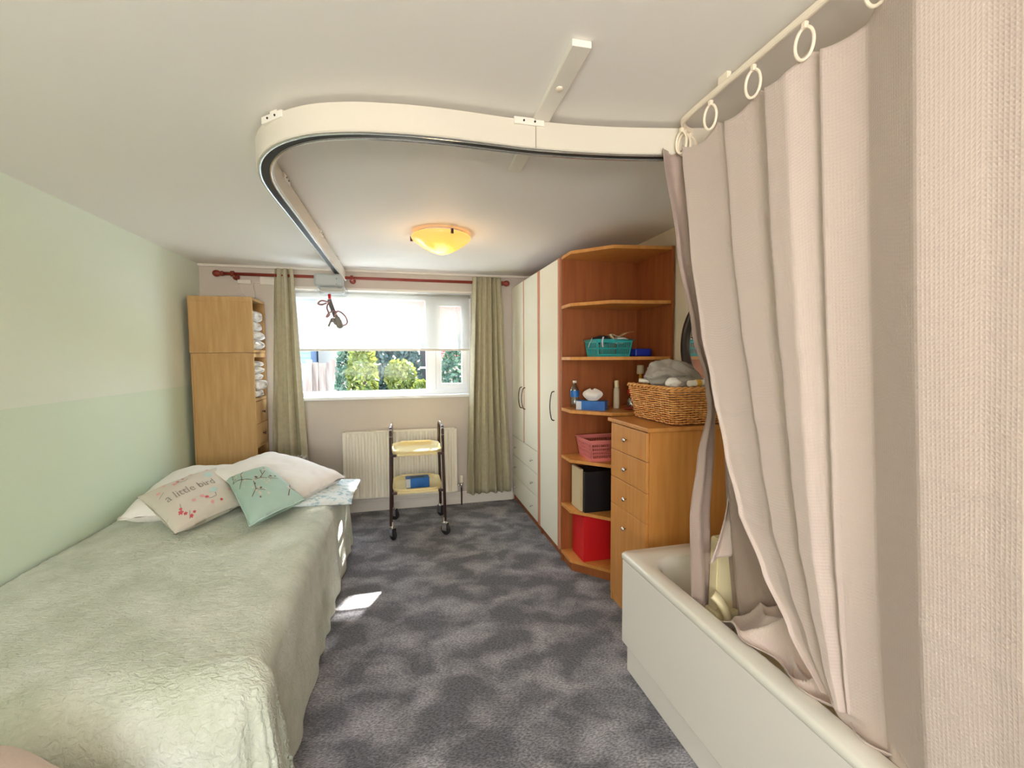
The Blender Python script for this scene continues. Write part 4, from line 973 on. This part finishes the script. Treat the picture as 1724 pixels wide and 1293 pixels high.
# ------------------------------------------------------------------ shower rail, rings, curtain
t = thing('shower_rail', 'thin cream shower curtain rail fixed along the ceiling above the bath', 'curtain rail', (.985, .5, H))
RZ0 = 2.338
rp = bez([(.965, -1.2, RZ0), (.965, 0, RZ0), (.965, 1.0, RZ0), (.966, 1.36, RZ0), (.985, 1.43, RZ0), (1.035, 1.465, RZ0), (1.12, 1.47, RZ0), (1.4, 1.47, RZ0), (1.75, 1.47, RZ0)], 8)
sweep(B(), [(-.007, RZ0+.010), (.007, RZ0+.010), (.007, RZ0-.003), (.003, RZ0-.006), (-.003, RZ0-.006), (-.007, RZ0-.003)], rp).build('rail', 'ring', t)
for y in (-.6, .45, 1.2): B().box(.958, .972, y-.02, y+.02, RZ0+.011, H, .001).build('ceiling_clip', 'ring', t)

CT = 2.266                       # top edge of the cloth at a ring
EDGE = [(2.30, 1.43), (1.897, 1.393), (1.603, 1.346), (1.44, 1.302), (1.206, 1.241), (1.024, 1.185), (.867, 1.098), (.734, 1.007), (.60, .89), (.55, .825), (.40, .76)]
XF = [(1.49, .980), (1.38, .990), (1.27, .992), (1.255, .978), (1.16, .984), (1.09, .996), (1.065, .962), (.985, .962), (.955, .975), (.905, .992), (.895, .972), (.80, 1.002), (.66, .930), (.55, .938), (.50, .935), (.43, .985), (.36, 1.00), (.22, .945), (.10, 1.00), (-.02, .94), (-.2, 1.0), (-.45, .95)]
YE = -.45
RINGY = [1.49, 1.305, 1.113, .935, .76, .56, .34, .10, -.14, -.40]
def sag(y):
    for a, c in zip(RINGY, RINGY[1:]):
        if c <= y <= a: s = (a-y)/(a-c); return .030*math.sin(PI*s)**.8
    return 0
def curt(u, v):
    yt = 1.49 + (YE-1.49)*u
    z = (CT - sag(yt)) + (.40-(CT-sag(yt)))*v
    w = max(0, 1-(1.49-yt)/.62); w = w**1.0
    e = lerp_tab(EDGE, z) - 1.49
    y = yt + e*(.07*max(0, min(1, (yt+.2)/1.0)) + .93*w)
    x = .25*lerp_tab(XF, yt-.006, True)+.5*lerp_tab(XF, yt, True)+.25*lerp_tab(XF, yt+.006, True)
    q = max(0, min(1, (2.2-z)/1.6))
    x += .095*q + .006*nz(yt*3, z*1.5, 3)*2*q
    x += -.012*math.exp(-((1.49-yt)/.012)**2)*q
    # soft press creases from the packaging
    for (zc, sl, a) in ((1.30, .08, .0035), (.98, .05, .003), (1.66, -.05, .002), (1.13, -.1, .0022)):
        x -= a*math.exp(-((z-zc-sl*(yt-.8)-.012*nz(yt*4, zc, 2))/.012)**2)*(.5+.5*nz(yt*3, zc*5, 1))
    if z < .62: x = max(x, 1.088 + .02*(.62-z))
    return V((x, y, z))
o = B().grid(curt, 420, 200, uvfn=lambda u, v: (u*2.3, v*1.86)).build('shower_curtain', 'shower', None, origin=(1.0, .5, CT), solid=.0015)
tag(o, 'blush waffle-weave shower curtain hanging from the rail into the bath', 'shower curtain')
# rings
proto = None
names = ['cream curtain ring, second from the far corner of the shower rail', 'cream curtain ring holding the curtain third from the far corner', 'cream curtain ring with a long gap either side, fourth from the far corner', 'large cream curtain ring nearest the top edge of the picture', 'cream curtain ring beyond the top edge of the picture']
def ring_mesh(c, tilt, label):
    x, y, z = c; P = []
    for k in range(22):
        a = 2*PI*k/22; d = V((0, .021*math.sin(a), .038*math.cos(a)))
        P.append(V(c) + Matrix.Rotation(tilt, 3, 'Z') @ d)
    t = thing('curtain_ring', label, 'curtain ring', (x, y, z+.038), 'cream rings on the shower rail')
    B().tube(P, .0042, 8, closed=True).build('ring', 'ring', t)
    B().box(x-.006, x+.006, y-.006, y+.006, z+.034, RZ0-.004, .002).build('glider', 'ring', t)
for y, l in zip((1.44, 1.27, 1.092, .928, .755), names): ring_mesh((.972 if y < 1.4 else .985, y, 2.283), .35, l)
ring_mesh((1.04, 1.466, 2.283), 1.2, 'cream curtain ring at the corner of the rail above the dark curtain edge')
ring_mesh((1.005, 1.452, 2.283), .8, 'cream curtain ring in the bend of the rail, beside the corner ring')

# far return of the curtain: a gathered strip hanging at the bath end
LEFT = [(2.27, .924), (1.92, .991), (1.61, 1.066), (1.43, 1.128), (1.31, 1.146), (1.13, 1.108), (.90, 1.081), (.56, 1.094), (.40, 1.10)]
RIGHT = [(2.27, 1.055), (1.92, 1.085), (1.61, 1.125), (1.43, 1.155), (1.31, 1.20), (1.13, 1.20), (.90, 1.185), (.56, 1.205), (.40, 1.21)]
def ret(u, v):
    z = 2.268 + (.40-2.268)*v
    l, r = lerp_tab(LEFT, z), lerp_tab(RIGHT, z)
    s = u
    x = l + (r-l)*s
    k = 1.0 - 0*v
    y = 1.485 - .015*math.sin(s*PI) + .012*math.sin(s*9+z*2) + (.03*s if z < 1.35 else 0)
    if u < .08: y -= .012*(1-u/.08)
    return V((x, y, z))
o = B().grid(ret, 30, 90, uvfn=lambda u, v: (u*.3, v*1.87)).build('shower_curtain', 'shower_shaded', None, origin=(1.0, 1.48, 2.26), solid=.0015)
tag(o, 'narrow curtain return with shade in its colour, gathered at the far end of the bath', 'shower curtain')
# inner lining, pooled in the bath
def liner(u, v):
    z = 2.22 - v*1.75
    y = 1.46 - .62*u*(.15+.85*v**1.2)
    x = 1.16 + .20*v*(.3+.7*u) + .022*math.sin(u*15+2*z)*(.3+v) + .012*math.sin(u*33)
    x -= .03*u*(1-v)
    return V((x, y, z))
o = B().grid(liner, 70, 70, uvfn=lambda u, v: (u*.8, v*1.75)).build('shower_curtain_liner', 'shower_shaded', None, origin=(1.2, 1.3, 2.2), solid=.0015)
tag(o, 'shower liner with shade in its colour, hanging inside the bath behind the curtain', 'curtain liner')
def pool(u, v):
    x = 1.082 + .36*u; y = 1.34 - .66*v
    q = x*.8+y*.9; w_ = nz(x*3, y*3, 1.5)
    r1 = (1-abs(math.sin(q*13+w_*4)))**1.5; r2 = (1-abs(math.sin((x*.9-y*.5)*17+w_*5+1)))**1.5
    edge = min(1, u/.10)
    z = .592 + edge*(-.055 + .050*r1 + .035*r2 + .16*u*u) - .03*max(0, .1-v)/.1
    z = z + edge*.10*math.exp(-((v-.30)/.16)**2)*math.exp(-((u-.32)/.22)**2)
    return V((x + .018*math.sin(v*21+w_*3)*(1-u), y + .015*math.sin(u*14), z))
o = B().grid(pool, 90, 120, uvfn=lambda u, v: (u*.5, v*.8)).build('pooled_cloth', 'shower', None, origin=(1.25, 1.0, .58), solid=.002)
tag(o, 'crumpled pinkish cloth bunched along the inner rim of the bath', 'cloth')
# waffle towel hanging over the lift
def wt(u, v):
    z = 1.30 - v*.56; c = 1.188 + .055*math.sin(v*PI*.95) - .035*v*v
    wdt = .035 + .045*v
    return V((c - wdt/2 + wdt*u, 1.425 + .008*math.sin(u*7+z*6) - .02*u, z + .03*v*(u-.2)))
o = B().grid(wt, 12, 50, uvfn=lambda u, v: (u*.1, v*.56)).build('waffle_towel', 'shower', None, origin=(1.2, 1.42, 1.3), solid=.004)
tag(o, 'small cream waffle towel hanging between curtain and bath lift', 'towel')

# rear ceiling lamp fitting (behind the camera)
t = thing('ceiling_light', 'round glass ceiling lamp in the rear of the room', 'ceiling lamp', (.25, -.75, H))
B().lathe((.25, -.75, H), [(.001, -.085), (.09, -.07), (.165, -.035), (.18, -.015), (.17, 0)], 32, cap=False).build('glass_bowl', 'tissue', t, solid=.003)

# ------------------------------------------------------------------ garden
struct(B().box(-25, 25, YW+.2, 40, -.3, -.18).build('floor_garden', 'grass'))
t = thing('garden_fence', 'weathered vertical board fence across the garden on the left', 'fence', (-2.2, 9.0, -.18))
b = B(); x = -4.6; k = 0
while x < -.75:
    b.box(x, x+.125, 9.0+(.02 if k % 2 else 0), 9.02+(.02 if k % 2 else 0), -.18, 1.44+.01*math.sin(k*3.1)); x += .14; k += 1
b.build('boards', 'fence_wood', t)
for x in (-3.9, -3.0, -1.72, -1.30): B().box(x, x+.09, 8.93, 9.0, -.18, 1.50).build('post', 'fence_wood', t)
def shrub(name, c, rx, ry, rz, n, size, m, label, cat, trunk=True, zb=-.18, hollow=.75, group=None, seed=1):
    r_ = random.Random(seed); t = thing(name, label, cat, (c[0], c[1], zb), group); b = B()
    for k in range(n):
        d = V((r_.gauss(0, 1), r_.gauss(0, 1), r_.gauss(0, 1))).normalized(); q = r_.uniform(hollow, 1.0)*(1+.12*nz(d.x*3+seed, d.y*3, d.z*3))
        p = V((c[0]+d.x*rx*q, c[1]+d.y*ry*q, c[2]+d.z*rz*q))
        a = V((r_.gauss(0, 1), r_.gauss(0, 1), r_.gauss(0, 1))).normalized()*size; e = a.cross(V((r_.gauss(0, 1), r_.gauss(0, 1), r_.gauss(0, 1)))).normalized()*size*.6
        b.bm.faces.new([b.bm.verts.new(p+a), b.bm.verts.new(p+e), b.bm.verts.new(p-a), b.bm.verts.new(p-e)])
    b.build('foliage', m, t, recalc=False)
    B().tube([(c[0], c[1], zb), (c[0]+.02, c[1], c[2])], .04, 8).build('trunk', 'bark', t)
    return t
shrub('garden_shrub', (-.62, 7.6, 1.15), .24, .24, .75, 1500, .045, 'leaf_y', 'tall yellow-green shrub seen under the blind left of the round one', 'shrub', seed=2)
shrub('garden_shrub', (-.86, 7.9, 1.05), .22, .25, .85, 1300, .05, 'leaf_g', 'dark green shrub between the fence and the tall yellow shrub', 'shrub', seed=3)
shrub('garden_shrub', (-.02, 7.6, 1.20), .27, .26, .30, 1200, .04, 'leaf_y', 'round clipped yellow-green shrub in the middle of the garden', 'shrub', seed=4)
shrub('garden_shrub', (.30, 7.3, .95), .16, .16, .22, 600, .035, 'leaf_y', 'small low yellow-green shrub right of the round clipped one', 'shrub', seed=5)
shrub('garden_shrub', (-.1, 6.9, .72), 1.1, .25, .16, 2600, .03, 'leaf_g', 'low leafy border growing just beyond the window sill', 'shrub', seed=6)
shrub('garden_tree', (-.35, 10.5, 1.2), .75, .5, 1.5, 6000, .08, 'leaf_d', 'dark bushy tree in shade behind the two yellow shrubs', 'tree', seed=7)
shrub('garden_shrub', (1.15, 7.8, 1.15), .50, .4, .85, 2600, .05, 'leaf_g', 'green bush filling the right casement of the window', 'shrub', seed=8)
shrub('garden_tree', (2.3, 9.1, 6.2), 1.0, .6, .40, 90, .17, 'leaf_g', 'tall leafy tree above the garden shading the blind', 'tree', seed=9, hollow=.2)
shrub('garden_tree', (1.15, 8.5, 4.95), .80, .65, .55, 1100, .11, 'leaf_g', 'unseen leafy tree added above the right casement to block sun', 'tree', seed=12, hollow=.1)  # crown added out of view to keep sun off the pillows
bt = thing('garden_tree', 'bare branching tree far above the fence shading the blind', 'tree', (4.1, 9.6, -.18))
b = B(); b.tube([(4.1, 9.6, -.18), (4.05, 9.6, 4.2), (3.8, 9.5, 5.4)], [.14, .12, .09], 10); b.build('trunk', 'bark', bt)
for pp_, r_ in (([(3.8, 9.5, 5.4), (3.0, 9.4, 5.95), (2.2, 9.4, 6.5)], .10), ([(3.8, 9.5, 5.4), (3.3, 9.5, 6.2), (3.0, 9.5, 6.9)], .08), ([(3.0, 9.4, 5.95), (2.3, 9.4, 5.9), (1.7, 9.4, 6.15)], .06)):
    B().tube(bez(pp_, 6), r_, 8).build('branch', 'bark', bt)
# clapboard house far left, white rendered house, brick house
t = thing('clapboard_house', 'pale blue clapboard house beyond the left end of the fence', 'house', (-4.2, 15, -.2))
b = B(); b.box(-8, -2.75, 15, 20, -.2, 4.5)
for k in range(30): b.box(-8, -2.75, 14.975, 15.0, -.1+k*.15, -.1+k*.15+.012)
b.build('wall', 'siding', t); B().prism([(-8.3, 14.7), (-2.5, 14.7), (-2.5, 20.3), (-8.3, 20.3)], 4.5, 4.7).build('roof', 'roof', t)
t = thing('rendered_house', 'white rendered house wall right of the blue clapboard house', 'house', (-1.8, 16, -.2))
B().box(-2.7, -1.0, 16, 20, -.2, 4.0).build('wall', 'render_white', t); B().box(-2.72, -.9, 15.8, 20.2, 4.0, 4.2).build('roof', 'roof', t)
t = thing('brick_house', 'red brick house with white window frames behind the garden', 'house', (1.4, 13, -.2))
B().box(-.1, 4.2, 13, 18, -.2, 4.2).build('wall', 'brick', t); B().box(-.3, 4.4, 12.8, 18.2, 4.2, 4.4).build('roof', 'roof', t)
b = B(); b.box(.45, .50, 12.94, 13, .5, 2.0); b.box(.95, 1.0, 12.94, 13, .5, 2.0); b.box(.45, 1.0, 12.94, 13, .48, .55); b.box(.45, 1.0, 12.94, 13, 1.22, 1.27); b.box(.45, 1.0, 12.94, 13, 1.95, 2.02)
wdw = b.build('window', 'upvc', t); B().box(.5, .95, 12.97, 12.99, .55, 1.95).build('pane', 'black', wdw)
t = thing('side_fence', 'grey board fence behind the bush on the right', 'fence', (1.8, 10, -.18))
b = B()
for k in range(18): b.box(.75+k*.14, .75+k*.14+.125, 10, 10.02, -.18, 1.55)
b.build('boards', 'fence_wood', t)
struct(B().box(-8, 8, YW+.2, 8.9, -.181, -.15).build('floor_bounce_slab', 'upvc'))  # unseen pale slab, added to bounce sunlight up to the ceiling
